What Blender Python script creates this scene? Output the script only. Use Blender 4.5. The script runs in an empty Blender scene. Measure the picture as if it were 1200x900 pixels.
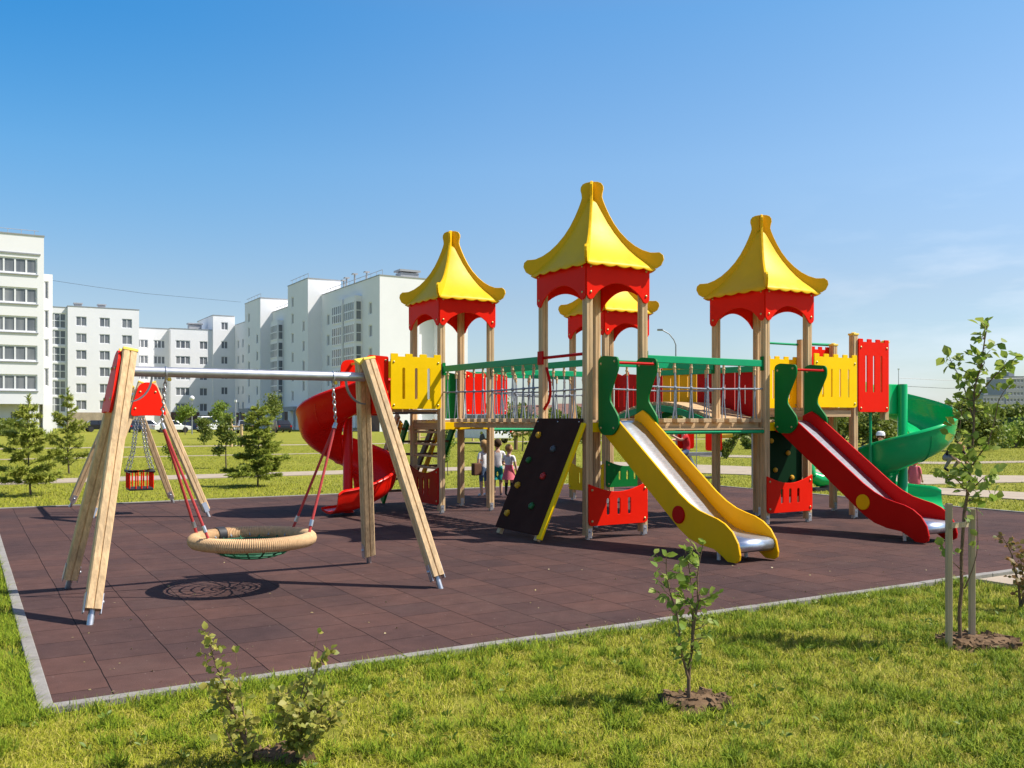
import bpy, bmesh, math, random
import numpy as np
from mathutils import Vector, Matrix
from mathutils.geometry import tessellate_polygon
random.seed(7); RNG = np.random.default_rng(7)
PI = math.pi
scene = bpy.context.scene
COL = scene.collection

# ------------------------------------------------------------------ site frame
UX, UY = .8604, .5097            # direction of the play area's long side
OX, OY = .947, 11.6              # foot of the nearest tower post
TH = math.atan2(UY, UX)
FPX, CAMH, HZ = 1084., 1.5, 492.
def uv(u, v, z=0.): return Vector((OX+UX*u-UY*v, OY+UY*u+UX*v, z))
def gp(px, py, z=0.):            # ground point seen at a photograph pixel
    d = (CAMH-z)*FPX/(py-HZ); return Vector(((px-600)/FPX*d, d, z))
def gd(px, d, z=0.): return Vector(((px-600)/FPX*d, d, z))

# ------------------------------------------------------------------ materials
MATS = {}
def mat(name, col, rough=.5, metal=0., var=.12, scale=6., bump=0., bscale=40., spec=.5, coords='Object', stretch=None, rvar=.1, col2=None, dirt=0.):
    if name in MATS: return MATS[name]
    m = bpy.data.materials.new(name); m.use_nodes = True; nt = m.node_tree; N = nt.nodes; L = nt.links
    b = N['Principled BSDF']; b.inputs['Roughness'].default_value = rough; b.inputs['Metallic'].default_value = metal
    b.inputs['Specular IOR Level'].default_value = spec
    tc = N.new('ShaderNodeTexCoord'); src = tc.outputs[coords]
    if stretch:
        mp = N.new('ShaderNodeMapping'); mp.inputs['Scale'].default_value = stretch; L.new(src, mp.inputs['Vector']); src = mp.outputs['Vector']
    n = N.new('ShaderNodeTexNoise'); n.inputs['Scale'].default_value = scale; n.inputs['Detail'].default_value = 6; n.inputs['Roughness'].default_value = .65
    L.new(src, n.inputs['Vector'])
    r = N.new('ShaderNodeValToRGB'); r.color_ramp.elements[0].position = .3; r.color_ramp.elements[1].position = .7
    c2 = col2 or tuple(min(1, c*(1+var)) for c in col)
    c1 = tuple(c*(1-var) for c in col)
    r.color_ramp.elements[0].color = (*c1, 1); r.color_ramp.elements[1].color = (*c2, 1)
    L.new(n.outputs['Fac'], r.inputs['Fac']); out = r.outputs['Color']
    if dirt > 0:
        n3 = N.new('ShaderNodeTexNoise'); n3.inputs['Scale'].default_value = 2.3; n3.inputs['Detail'].default_value = 9; L.new(tc.outputs['Object'], n3.inputs['Vector'])
        r3 = N.new('ShaderNodeValToRGB'); r3.color_ramp.elements[0].position = .5; r3.color_ramp.elements[1].position = .75
        r3.color_ramp.elements[0].color = (0, 0, 0, 1); r3.color_ramp.elements[1].color = (dirt, dirt, dirt, 1)
        mx = N.new('ShaderNodeMixRGB'); mx.inputs['Color2'].default_value = (.16, .13, .1, 1)
        L.new(n3.outputs['Fac'], r3.inputs['Fac']); L.new(r3.outputs['Color'], mx.inputs['Fac']); L.new(out, mx.inputs['Color1']); out = mx.outputs['Color']
    L.new(out, b.inputs['Base Color'])
    mr = N.new('ShaderNodeMapRange'); mr.inputs['To Min'].default_value = max(.03, rough-rvar); mr.inputs['To Max'].default_value = min(1, rough+rvar)
    L.new(n.outputs['Fac'], mr.inputs['Value']); L.new(mr.outputs['Result'], b.inputs['Roughness'])
    if bump > 0:
        n2 = N.new('ShaderNodeTexNoise'); n2.inputs['Scale'].default_value = bscale; n2.inputs['Detail'].default_value = 5; L.new(src, n2.inputs['Vector'])
        bp = N.new('ShaderNodeBump'); bp.inputs['Strength'].default_value = bump; bp.inputs['Distance'].default_value = .01
        L.new(n2.outputs['Fac'], bp.inputs['Height']); L.new(bp.outputs['Normal'], b.inputs['Normal'])
    MATS[name] = m; return m

def wood(name, col, axis):
    s = [38, 38, 38]; s[axis] = 1.6
    m = mat(name, col, .62, 0, .30, 1.0, .3, 1.6, .2, stretch=tuple(s), dirt=.35)
    return m
WZ = wood('pine_post_wood', (.60, .415, .22), 2)
WX = wood('pine_plank_wood', (.54, .37, .20), 0)
WY = wood('pine_board_wood', (.54, .37, .20), 1)
WD = wood('dark_brown_wood', (.17, .10, .06), 0)
RED = mat('red_plastic_panel', (.80, .014, .003), .45, 0, .05, 3, .04, 90, .07, dirt=.01)
DRED = mat('crimson_plastic_panel', (.50, .006, .004), .42, 0, .06, 3, .04, 90, .08, dirt=.015)  # darker red, also given to red panels on shaded faces
YEL = mat('yellow_plastic_panel', (.93, .59, .002), .48, 0, .05, 3, .04, 90, .09, dirt=.02)
ROOF = mat('yellow_roof_sheet', (.78, .445, .006), .46, 0, .06, 2.5, .06, 30, .14, dirt=.015)
SYEL = mat('amber_slide_board', (.86, .44, .002), .45, 0, .06, 3, .04, 90, .12, dirt=.04)
GRN = mat('dark_green_panel', (.005, .165, .030), .45, 0, .08, 3, .04, 90, .10, dirt=.02)
GRL = mat('green_painted_rail', (.006, .34, .135), .38, 0, .06, 5, 0, 40, .2, dirt=.04)
DKG = mat('bottle_green_board', (.003, .026, .009), .6, 0, .1, 3, 0, 40, .07)
BRN = mat('brown_climbing_board', (.046, .022, .0165), .8, 0, .14, 5, .05, 120, .02, dirt=.05)
SPR = mat('red_moulded_plastic', (.74, .010, .003), .28, 0, .05, 2, 0, 40, .22, rvar=.06, dirt=.05)
SPG = mat('green_moulded_plastic', (.004, .42, .125), .20, 0, .05, 2, 0, 40, .35, rvar=.06, dirt=.05)
STEEL = mat('brushed_steel', (.58, .64, .72), .36, .95, .08, 3, .03, 60, .5, stretch=(4, 60, 4))
GALV = mat('galvanised_steel', (.50, .51, .53), .42, .85, .12, 12, 0)
CHAINM = mat('chain_steel', (.42, .42, .43), .4, .9, .15, 20)
ROPE = mat('grey_net_rope', (.24, .27, .31), .8, 0, .25, 60)
ROPER = mat('red_rope', (.42, .035, .035), .75, 0, .3, 90)
ROPEG = mat('dark_green_rope', (.012, .10, .045), .75, 0, .3, 60)
DARK = mat('black_rubber', (.018, .018, .020), .6, 0, .2, 8)
BROWNED = mat('dark_deck_edge', (.07, .045, .035), .6, 0, .2, 8)
HOLDY = mat('yellow_climbing_hold', (.62, .33, .01), .5, 0, .2, 20)
HOLDG = mat('green_climbing_hold', (.01, .12, .025), .5, 0, .2, 20)
HOLDR = mat('red_climbing_hold', (.42, .015, .012), .5, 0, .2, 20)
HOLDB = mat('slate_climbing_hold', (.055, .075, .085), .5, 0, .2, 20)
YCAP = mat('yellow_post_cap', (.82, .58, .06), .4, 0, .08, 8)
BOLT = mat('brass_bolt', (.55, .42, .18), .4, .6, .2, 30)
CONC = mat('kerb_concrete', (.255, .24, .215), .85, 0, .18, 9, .35, 70, .2, dirt=.3)
SLAB = mat('pavement_concrete', (.37, .305, .225), .85, 0, .12, 2.5, .2, 60, .2, dirt=.2)
SOIL = mat('dry_soil', (.15, .095, .052), .95, 0, .35, 14, .8, 35, .1)
ASPH = mat('parking_asphalt', (.16, .155, .15), .9, 0, .15, 1.5, .2, 60, .2)
PLAST = mat('white_render', (.80, .795, .79), .8, 0, .035, .25, .05, 4, .2, rvar=.05)
PLASG = mat('grey_render', (.33, .34, .36), .8, 0, .06, .4, .05, 4, .2)
BRICK = mat('brown_base_cladding', (.15, .085, .065), .8, 0, .25, 1.2)
TANB = mat('tan_base_cladding', (.36, .29, .20), .8, 0, .25, 1.2)
FRAMEW = mat('white_window_frame', (.78, .78, .78), .4, 0, .03, 2)
ROOFG = mat('roof_flashing', (.30, .31, .32), .6, .2, .1, 2)
BARK = mat('sapling_bark', (.16, .105, .065), .85, 0, .35, 40, .4, 80, .2)
BARKG = mat('grey_bark', (.12, .09, .065), .9, 0, .3, 18, .4, 60, .2)
STAKE = wood('grey_stake_wood', (.42, .325, .21), 2)
SKIN = mat('skin', (.60, .36, .25), .5, 0, .05, 5)
def cloth(name, c): return mat(name, c, .85, 0, .12, 9, .2, 120, .15)

def glassmat():
    m = bpy.data.materials.new('window_glass'); m.use_nodes = True; nt = m.node_tree; N = nt.nodes; L = nt.links
    b = N['Principled BSDF']; b.inputs['Roughness'].default_value = .06
    oi = N.new('ShaderNodeObjectInfo'); r = N.new('ShaderNodeValToRGB')
    r.color_ramp.elements[0].color = (.07, .085, .11, 1); r.color_ramp.elements[1].color = (.40, .40, .40, 1)
    r.color_ramp.elements[0].position = .25
    tc = N.new('ShaderNodeTexCoord'); n = N.new('ShaderNodeTexNoise'); n.inputs['Scale'].default_value = 1.1
    mp = N.new('ShaderNodeMapping'); mp.inputs['Scale'].default_value = (1, 1, .15)
    ad = N.new('ShaderNodeVectorMath'); ad.operation = 'ADD'
    L.new(tc.outputs['Object'], mp.inputs['Vector']); L.new(mp.outputs['Vector'], ad.inputs[0]); 
    cb = N.new('ShaderNodeCombineXYZ'); mu = N.new('ShaderNodeMath'); mu.operation = 'MULTIPLY'; mu.inputs[1].default_value = 57
    L.new(oi.outputs['Random'], mu.inputs[0]); L.new(mu.outputs[0], cb.inputs[0]); L.new(cb.outputs[0], ad.inputs[1]); L.new(ad.outputs[0], n.inputs['Vector'])
    L.new(n.outputs['Fac'], r.inputs['Fac']); L.new(r.outputs['Color'], b.inputs['Base Color'])
    MATS['window_glass'] = m; return m
GLASS = glassmat()
CARGLASS = mat('car_glass', (.02, .024, .03), .05, 0, .1, 1)

def leafmat(name, c1, c2, trans=.45, rough=.5):
    m = bpy.data.materials.new(name); m.use_nodes = True; nt = m.node_tree; N = nt.nodes; L = nt.links
    out = N['Material Output']; b = N['Principled BSDF']; b.inputs['Roughness'].default_value = rough; b.inputs['Specular IOR Level'].default_value = .3
    g = N.new('ShaderNodeNewGeometry'); r = N.new('ShaderNodeValToRGB')
    r.color_ramp.elements[0].color = (*c1, 1); r.color_ramp.elements[1].color = (*c2, 1)
    L.new(g.outputs['Random Per Island'], r.inputs['Fac']); L.new(r.outputs['Color'], b.inputs['Base Color'])
    t = N.new('ShaderNodeBsdfTranslucent'); L.new(r.outputs['Color'], t.inputs['Color'])
    mx = N.new('ShaderNodeMixShader'); mx.inputs['Fac'].default_value = trans
    L.new(b.outputs[0], mx.inputs[1]); L.new(t.outputs[0], mx.inputs[2]); L.new(mx.outputs[0], out.inputs['Surface'])
    MATS[name] = m; return m
LEAF = leafmat('sapling_leaf', (.15, .25, .03), (.34, .40, .08))
LEAFY = leafmat('yellowing_leaf', (.20, .25, .045), (.50, .44, .10))
LEAFD = leafmat('bush_leaf', (.10, .15, .022), (.25, .28, .055), .4)
LEAFR = leafmat('barberry_leaf', (.16, .17, .04), (.30, .16, .07))
NEED = leafmat('pine_needle', (.25, .32, .035), (.47, .48, .10), .35)
NEEDD = leafmat('spruce_needle', (.20, .28, .03), (.42, .45, .08), .35)

# ------------------------------------------------------------------ mesh builder
def link(o, parent=None):
    COL.objects.link(o)
    if parent is not None: o.parent = parent
    return o
def tag(o, label=None, cat=None, group=None, kind=None):
    if label: o['label'] = label
    if cat: o['category'] = cat
    if group: o['group'] = group
    if kind: o['kind'] = kind
    return o
def empty(name, loc, rz=0., label=None, cat=None, group=None):
    o = bpy.data.objects.new(name, None); o.empty_display_size = .2
    o.location = loc; o.rotation_euler = (0, 0, rz); link(o); tag(o, label, cat, group); return o
def copy_tree(o, parent=None):
    c = o.copy(); COL.objects.link(c)
    if parent is not None: c.parent = parent
    for ch in [x for x in list(COL.objects) if x.parent == o]: copy_tree(ch, c)
    return c

class MB:
    def __init__(s): s.v = []; s.f = []; s.m = []; s.sm = []
    def add(s, vs, fs, mi=0, sm=False):
        k = len(s.v); s.v += [tuple(x) for x in vs]; s.f += [tuple(i+k for i in f) for f in fs]; s.m += [mi]*len(fs); s.sm += [sm]*len(fs); return s
    def box(s, x0, x1, y0, y1, z0, z1, mi=0, M=None):
        vs = [Vector((x, y, z)) for x in (x0, x1) for y in (y0, y1) for z in (z0, z1)]
        if M is not None: vs = [M @ v for v in vs]
        return s.add(vs, [(0, 1, 3, 2), (4, 6, 7, 5), (0, 4, 5, 1), (2, 3, 7, 6), (0, 2, 6, 4), (1, 5, 7, 3)], mi)
    def bar(s, p, q, w, h, mi=0, up=(0, 0, 1)):     # box beam from p to q
        p = Vector(p); q = Vector(q); d = (q-p); Ln = d.length; d.normalize()
        x = d.cross(Vector(up))
        if x.length < 1e-4: x = d.cross(Vector((1, 0, 0)))
        x.normalize(); y = x.cross(d)
        M = Matrix((x, d, y)).transposed().to_4x4(); M.translation = p
        return s.box(-w/2, w/2, 0, Ln, -h/2, h/2, mi, M)
    def prism(s, poly, p, q, mi=0, up=(0, 0, 1)):   # 2-D profile carried from p to q
        p = Vector(p); q = Vector(q); d = (q-p).normalized(); x = d.cross(Vector(up))
        if x.length < 1e-4: x = Vector((1, 0, 0)) - d*d.x
        x.normalize(); y = x.cross(d); n = len(poly)
        vs = [p+x*a+y*b for a, b in poly]+[q+x*a+y*b for a, b in poly]
        fs = [(i, (i+1) % n, n+(i+1) % n, n+i) for i in range(n)]
        tr = tessellate_polygon([[Vector((a, b, 0)) for a, b in poly]])
        fs += [tuple(t) for t in tr]+[tuple(n+i for i in t[::-1]) for t in tr]
        return s.add(vs, fs, mi)
    def tube(s, pts, r, n=8, mi=0, cap=True, closed=False):
        pts = [Vector(p) for p in pts]; k = len(pts); rs = r if isinstance(r, (list, tuple)) else [r]*k
        T = []
        for i in range(k):
            a = pts[(i-1) % k] if (closed or i > 0) else pts[i]; b = pts[(i+1) % k] if (closed or i < k-1) else pts[i]
            t = b-a; T.append(t.normalized() if t.length > 1e-9 else Vector((0, 0, 1)))
        x = T[0].cross(Vector((0, 0, 1)));
        if x.length < .05: x = T[0].cross(Vector((0, 1, 0)))
        x.normalize(); vs = []
        for i in range(k):
            x = x-T[i]*x.dot(T[i]); x.normalize(); y = T[i].cross(x)
            for j in range(n):
                a = 2*PI*j/n; vs.append(pts[i]+(x*math.cos(a)+y*math.sin(a))*rs[i])
        fs = []
        for i in range(k if closed else k-1):
            i2 = (i+1) % k
            for j in range(n): fs.append((i*n+j, i*n+(j+1) % n, i2*n+(j+1) % n, i2*n+j))
        if cap and not closed: fs += [tuple(range(n))[::-1], tuple((k-1)*n+j for j in range(n))]
        return s.add(vs, fs, mi, True)
    def lathe(s, prof, c, n=16, mi=0, M=None):
        vs = []
        for r, z in prof:
            for j in range(n):
                a = 2*PI*j/n; vs.append(Vector((r*math.cos(a), r*math.sin(a), z)))
        if M is not None: vs = [M @ v for v in vs]
        vs = [v+Vector(c) for v in vs]; k = len(prof)
        fs = [(i*n+j, i*n+(j+1) % n, (i+1)*n+(j+1) % n, (i+1)*n+j) for i in range(k-1) for j in range(n)]
        fs += [tuple(range(n))[::-1], tuple((k-1)*n+j for j in range(n))]
        return s.add(vs, fs, mi, True)
    def ball(s, c, rx, ry=None, rz=None, n=10, mi=0):
        ry = ry or rx; rz = rz or rx
        prof = [(max(.02, math.sin(PI*i/n)), -math.cos(PI*i/n)) for i in range(n+1)]
        return s.lathe(prof, c, n+4, mi, Matrix.Diagonal((rx, ry, rz, 1)))
    def build(s, name, mats, parent=None, bevel=0., loc=None, sharp=40):
        me = bpy.data.meshes.new(name); me.from_pydata(s.v, [], s.f)
        for m in (mats if isinstance(mats, (list, tuple)) else [mats]): me.materials.append(m)
        me.polygons.foreach_set('material_index', s.m)
        if any(s.sm):
            me.polygons.foreach_set('use_smooth', [True]*len(s.f))
        bm = bmesh.new(); bm.from_mesh(me); bmesh.ops.recalc_face_normals(bm, faces=bm.faces); bm.to_mesh(me); bm.free()
        if any(s.sm): me.set_sharp_from_angle(angle=math.radians(sharp))
        me.update(); o = bpy.data.objects.new(name, me); link(o, parent)
        if loc is not None: o.location = loc
        if bevel > 0: add_bevel(o, bevel)
        return o
def each(name, mats, parent, fns, bevel=0.):
    for fn in fns:
        b = MB(); fn(b); b.build(name, mats, parent, bevel)
def add_bevel(o, w, seg=2):
    b = o.modifiers.new('edge_bevel', 'BEVEL'); b.width = w; b.segments = seg; b.limit_method = 'ANGLE'; b.angle_limit = math.radians(35)

def rounded(poly, r, n=5):
    out = []; k = len(poly)
    for i in range(k):
        p = Vector(poly[i]); rr = r[i] if isinstance(r, (list, tuple)) else r
        a = Vector(poly[i-1])-p; b = Vector(poly[(i+1) % k])-p
        if rr <= 0: out.append(tuple(p)); continue
        rr = min(rr, a.length*.48, b.length*.48); a = p+a.normalized()*rr; b = p+b.normalized()*rr
        for j in range(n+1):
            t = j/n; q = a*(1-t)**2+p*2*t*(1-t)+b*t*t; out.append((q.x, q.y))
    return out
def slot(x, z0, z1, w): return rounded([(x-w/2, z0), (x+w/2, z0), (x+w/2, z1), (x-w/2, z1)], w*.48, 3)
def panel_mb(mb, outline, holes, th, org, xd, yd=(0, 0, 1), mi=0):
    org = Vector(org); xd = Vector(xd).normalized(); yd = Vector(yd).normalized(); nd = xd.cross(yd)
    loops = [[Vector((a, b, 0)) for a, b in lp] for lp in [outline]+holes]
    tr = tessellate_polygon(loops); flat = [p for lp in loops for p in lp]; n = len(flat)
    vs = [org+xd*p.x+yd*p.y+nd*th/2 for p in flat]+[org+xd*p.x+yd*p.y-nd*th/2 for p in flat]
    fs = [tuple(t) for t in tr]+[tuple(i+n for i in t[::-1]) for t in tr]; k = 0
    for lp in loops:
        m = len(lp)
        fs += [(k+i, k+(i+1) % m, n+k+(i+1) % m, n+k+i) for i in range(m)]; k += m
    return mb.add(vs, fs, mi)
def panel(name, outline, holes, th, m, parent, org, xd, yd=(0, 0, 1), bevel=.004, bolts=None):
    mb = MB(); panel_mb(mb, outline, holes, th, org, xd, yd); o = mb.build(name, m, parent, bevel)
    if bolts:
        org = Vector(org); xd = Vector(xd).normalized(); yd = Vector(yd).normalized(); nd = xd.cross(yd)
        b = MB()
        for a, c in bolts:
            p = org+xd*a+yd*c
            b.lathe([(.016, -.004), (.016, .004), (.010, .010), (.002, .011)], p+nd*(th/2+.002), 8, 0, Matrix((xd, yd, nd)).transposed().to_4x4())
            b.lathe([(.016, -.004), (.016, .004), (.010, .010), (.002, .011)], p-nd*(th/2+.002), 8, 0, Matrix((xd, yd, nd)).transposed().to_4x4() @ Matrix.Rotation(PI, 4, 'X'))
        b.build('bolt', BOLT, o)
    return o
def np_mesh(name, V, F, m, parent=None, smooth=False):
    V = np.asarray(V, np.float32); F = np.asarray(F, np.int32); k = F.shape[1]
    me = bpy.data.meshes.new(name); me.vertices.add(len(V)); me.vertices.foreach_set('co', V.ravel())
    me.loops.add(F.size); me.loops.foreach_set('vertex_index', F.ravel())
    me.polygons.add(len(F)); me.polygons.foreach_set('loop_start', np.arange(0, F.size, k, dtype=np.int32)); me.polygons.foreach_set('loop_total', np.full(len(F), k, np.int32))
    if smooth: me.polygons.foreach_set('use_smooth', np.ones(len(F), bool))
    for mm in (m if isinstance(m, (list, tuple)) else [m]): me.materials.append(mm)
    me.update(calc_edges=True); me.validate(); o = bpy.data.objects.new(name, me); link(o, parent); return o

# ================================================================== SETTING
def ground_material():
    m = bpy.data.materials.new('meadow_ground'); m.use_nodes = True; nt = m.node_tree; N = nt.nodes; L = nt.links; b = N['Principled BSDF']
    b.inputs['Roughness'].default_value = .95; b.inputs['Specular IOR Level'].default_value = .1
    tc = N.new('ShaderNodeTexCoord')
    def noise(sc, det=8, ro=.65):
        n = N.new('ShaderNodeTexNoise'); n.inputs['Scale'].default_value = sc; n.inputs['Detail'].default_value = det; n.inputs['Roughness'].default_value = ro
        L.new(tc.outputs['Object'], n.inputs['Vector']); return n.outputs['Fac']
    def ramp(f, stops):
        r = N.new('ShaderNodeValToRGB'); e = r.color_ramp.elements
        while len(e) < len(stops): e.new(.5)
        for i, (p, c) in enumerate(stops): e[i].position = p; e[i].color = (*c, 1)
        L.new(f, r.inputs['Fac']); return r.outputs['Color']
    c1 = ramp(noise(.35), [(.3, (.19, .205, .020)), (.5, (.26, .265, .03)), (.7, (.33, .305, .05))])
    c2 = ramp(noise(9), [(.3, (.13, .15, .016)), (.7, (.28, .265, .045))])
    mx = N.new('ShaderNodeMixRGB'); mx.inputs['Fac'].default_value = .5; L.new(c1, mx.inputs['Color1']); L.new(c2, mx.inputs['Color2'])
    bare = ramp(noise(1.1, 10, .7), [(.60, (0, 0, 0)), (.70, (.7, .7, .7))])
    m2 = N.new('ShaderNodeMixRGB'); m2.inputs['Color2'].default_value = (.27, .22, .13, 1); L.new(bare, m2.inputs['Fac']); L.new(mx.outputs['Color'], m2.inputs['Color1'])
    L.new(m2.outputs['Color'], b.inputs['Base Color'])
    bp = N.new('ShaderNodeBump'); bp.inputs['Strength'].default_value = .8; bp.inputs['Distance'].default_value = .05; L.new(noise(22), bp.inputs['Height']); L.new(bp.outputs['Normal'], b.inputs['Normal'])
    return m
GROUND = ground_material()
gm = MB(); gm.box(-1800, 1800, -60, 3500, -.6, -.025); g = gm.build('ground', GROUND); tag(g, kind='structure')

def pad_material():
    m = bpy.data.materials.new('rubber_tile_surface'); m.use_nodes = True; nt = m.node_tree; N = nt.nodes; L = nt.links; b = N['Principled BSDF']
    b.inputs['Specular IOR Level'].default_value = .07
    tc = N.new('ShaderNodeTexCoord')
    sp = N.new('ShaderNodeSeparateXYZ'); L.new(tc.outputs['Object'], sp.inputs[0]); cb = N.new('ShaderNodeCombineXYZ')
    wn = N.new('ShaderNodeTexNoise'); wn.inputs['Scale'].default_value = 1.4; wn.inputs['Detail'].default_value = 3; L.new(tc.outputs['Object'], wn.inputs['Vector'])
    wm = N.new('ShaderNodeMapRange'); wm.inputs['To Min'].default_value = -.016; wm.inputs['To Max'].default_value = .016; L.new(wn.outputs['Fac'], wm.inputs['Value'])
    ay = N.new('ShaderNodeMath'); ay.operation = 'ADD'; L.new(sp.outputs['X'], ay.inputs[0]); L.new(wm.outputs[0], ay.inputs[1])
    ax = N.new('ShaderNodeMath'); ax.operation = 'ADD'; L.new(sp.outputs['Y'], ax.inputs[0]); L.new(wm.outputs[0], ax.inputs[1])
    L.new(ax.outputs[0], cb.inputs['X']); L.new(ay.outputs[0], cb.inputs['Y'])
    br = N.new('ShaderNodeTexBrick'); br.offset = .5; br.inputs['Scale'].default_value = 1.; br.inputs['Brick Width'].default_value = .43; br.inputs['Row Height'].default_value = .43
    br.inputs['Mortar Size'].default_value = .0036; br.inputs['Mortar Smooth'].default_value = .35; br.inputs['Bias'].default_value = 0
    br.inputs['Color1'].default_value = (.096, .055, .0455, 1); br.inputs['Color2'].default_value = (.071, .0445, .0405, 1); br.inputs['Mortar'].default_value = (.008, .006, .006, 1)
    L.new(cb.outputs[0], br.inputs['Vector'])
    def noise(sc, det=8, ro=.6):
        n = N.new('ShaderNodeTexNoise'); n.inputs['Scale'].default_value = sc; n.inputs['Detail'].default_value = det; n.inputs['Roughness'].default_value = ro
        L.new(tc.outputs['Object'], n.inputs['Vector']); return n.outputs['Fac']
    def ramp(f, p0, c0, p1, c1):
        r = N.new('ShaderNodeValToRGB'); e = r.color_ramp.elements; e[0].position = p0; e[1].position = p1; e[0].color = (*c0, 1); e[1].color = (*c1, 1); L.new(f, r.inputs['Fac']); return r.outputs['Color']
    def mix(t, f, a, c):
        x = N.new('ShaderNodeMixRGB'); x.blend_type = t; x.inputs['Fac'].default_value = f; L.new(a, x.inputs['Color1']); L.new(c, x.inputs['Color2']); return x.outputs['Color']
    c = mix('MULTIPLY', 1, br.outputs['Color'], ramp(noise(.6), .3, (.70, .74, .80), .7, (1.26, 1.13, 1.06)))
    c = mix('MULTIPLY', 1, c, ramp(noise(7), .3, (.86, .86, .86), .7, (1.14, 1.12, 1.12)))
    c = mix('MULTIPLY', 1, c, ramp(noise(160, 3), .3, (.7, .7, .7), .7, (1.3, 1.3, 1.3)))
    # light specks of wear and dust, dark smears
    spk = ramp(noise(34, 2, .4), .73, (0, 0, 0), .77, (.5, .5, .5))
    x = N.new('ShaderNodeMixRGB'); x.inputs['Color2'].default_value = (.30, .25, .20, 1); L.new(spk, x.inputs['Fac']); L.new(c, x.inputs['Color1']); c = x.outputs['Color']
    dst = ramp(noise(.9, 12, .72), .52, (0, 0, 0), .72, (.22, .22, .22))
    x = N.new('ShaderNodeMixRGB'); x.inputs['Color2'].default_value = (.155, .105, .085, 1); L.new(dst, x.inputs['Fac']); L.new(c, x.inputs['Color1']); c = x.outputs['Color']
    L.new(c, b.inputs['Base Color']); b.inputs['Roughness'].default_value = .78
    iv = N.new('ShaderNodeMath'); iv.operation = 'SUBTRACT'; iv.inputs[0].default_value = 1; L.new(br.outputs['Fac'], iv.inputs[1])
    b1 = N.new('ShaderNodeBump'); b1.inputs['Strength'].default_value = .8; b1.inputs['Distance'].default_value = .008; L.new(iv.outputs[0], b1.inputs['Height'])
    b2 = N.new('ShaderNodeBump'); b2.inputs['Strength'].default_value = .35; b2.inputs['Distance'].default_value = .004; L.new(noise(220, 2), b2.inputs['Height']); L.new(b1.outputs['Normal'], b2.inputs['Normal'])
    L.new(b2.outputs['Normal'], b.inputs['Normal'])
    return m
PU0, PU1, PV0, PV1 = -6.32, 7.95, -4.08, 8.33
pm = MB(); pm.box(PU0, PU1, PV0, PV1, -.5, 0.)
pad = pm.build('playground_surface', pad_material()); pad.location = (OX, OY, 0); pad.rotation_euler = (0, 0, TH); tag(pad, kind='structure')
km = MB(); k = .075
def kerb_run(u0, v0, u1, v1):
    Ln = math.hypot(u1-u0, v1-v0); n = max(1, round(Ln)); 
    for i in range(n):
        a = i/n; b = (i+1)/n; g_ = .007/Ln
        p = Vector((u0+(u1-u0)*a, v0+(v1-v0)*a)); q = Vector((u0+(u1-u0)*(b-g_), v0+(v1-v0)*(b-g_)))
        z = .014+random.uniform(-.003, .003)
        if abs(u1-u0) > abs(v1-v0): km.box(min(p.x, q.x), max(p.x, q.x), p.y-k/2, p.y+k/2, -.3, z)
        else: km.box(p.x-k/2, p.x+k/2, min(p.y, q.y), max(p.y, q.y), -.3, z)
kerb_run(PU0-.0775, PV0-.04, PU1+.1, PV0-.04); kerb_run(PU0-.0775, PV1+.04, PU1+.1, PV1+.04)
kerb_run(PU0-.04, PV0, PU0-.04, PV1); kerb_run(PU1+.04, PV0, PU1+.04, PV1)
kb = km.build('kerb', CONC, bevel=.006); kb.location = (OX, OY, 0); kb.rotation_euler = (0, 0, TH); tag(kb, kind='structure')

def strip(name, up, lo, z, m):       # a path as a thin sheet between two edge lines
    n = len(up); vs = [(p.x, p.y, z) for p in up]+[(p.x, p.y, z) for p in lo]+[(p.x, p.y, z-.12) for p in up]+[(p.x, p.y, z-.12) for p in lo]
    fs = []
    for i in range(n-1): fs += [(i, i+1, n+i+1, n+i), (i, 2*n+i, 2*n+i+1, i+1), (n+i, n+i+1, 3*n+i+1, 3*n+i)]
    mb = MB(); mb.add(vs, fs); o = mb.build(name, m); tag(o, kind='structure'); return o
strip('path', [uv(-60, 16.9), uv(0, 16.95), uv(8.5, 16.8)], [uv(-60, 15.1), uv(0, 15.2), uv(9.5, 15.1)], -.008, SLAB)
strip('path', [gp(690, 540), gp(868, 546), gp(1000, 552), gp(1085, 556), gp(1200, 557), gp(1400, 553)], [gp(690, 550), gp(868, 555.5), gp(1000, 562), gp(1085, 567), gp(1200, 564.5), gp(1400, 557)], -.004, SLAB)
strip('path', [gp(1000, 565), gp(1078, 570), gp(1200, 576.5), gp(1400, 587)], [gp(1000, 571), gp(1078, 577), gp(1200, 585), gp(1400, 600)], -.004, SLAB)
strip('path', [uv(-80, 46.2), uv(60, 46.2)], [uv(-80, 44.9), uv(60, 44.9)], -.008, SLAB)
strip('path', [uv(-80, 31.1), uv(10, 31.1)], [uv(-80, 30.6), uv(10, 30.6)], -.006, SLAB)
strip('path', [gp(1040, 540), gp(1100, 541), gp(1180, 540), gp(1400, 537)], [gp(1040, 542), gp(1100, 543.4), gp(1180, 542), gp(1400, 538.5)], -.004, SLAB)
strip('path', [gp(820, 532), gp(900, 534), gp(1000, 536)], [gp(820, 534.5), gp(900, 536.5), gp(1000, 538)], -.004, SLAB)
# concrete slab walk that meets the kerb on the right
sm_ = MB()
for i in range(9):
    for j in range(10):
        u0 = 1.48+i*.5; v0 = -4.24-(j+1)*.5
        sm_.box(u0, u0+.494, v0, v0+.494, -.15, .004+random.uniform(-.003, .003))
sw = sm_.build('pavement', SLAB, bevel=.004); sw.location = (OX, OY, 0); sw.rotation_euler = (0, 0, TH); tag(sw, kind='structure')
strip('parking_road', [uv(-190, 118), uv(-12, 118)], [uv(-190, 96), uv(-12, 96)], -.006, ASPH)

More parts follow.
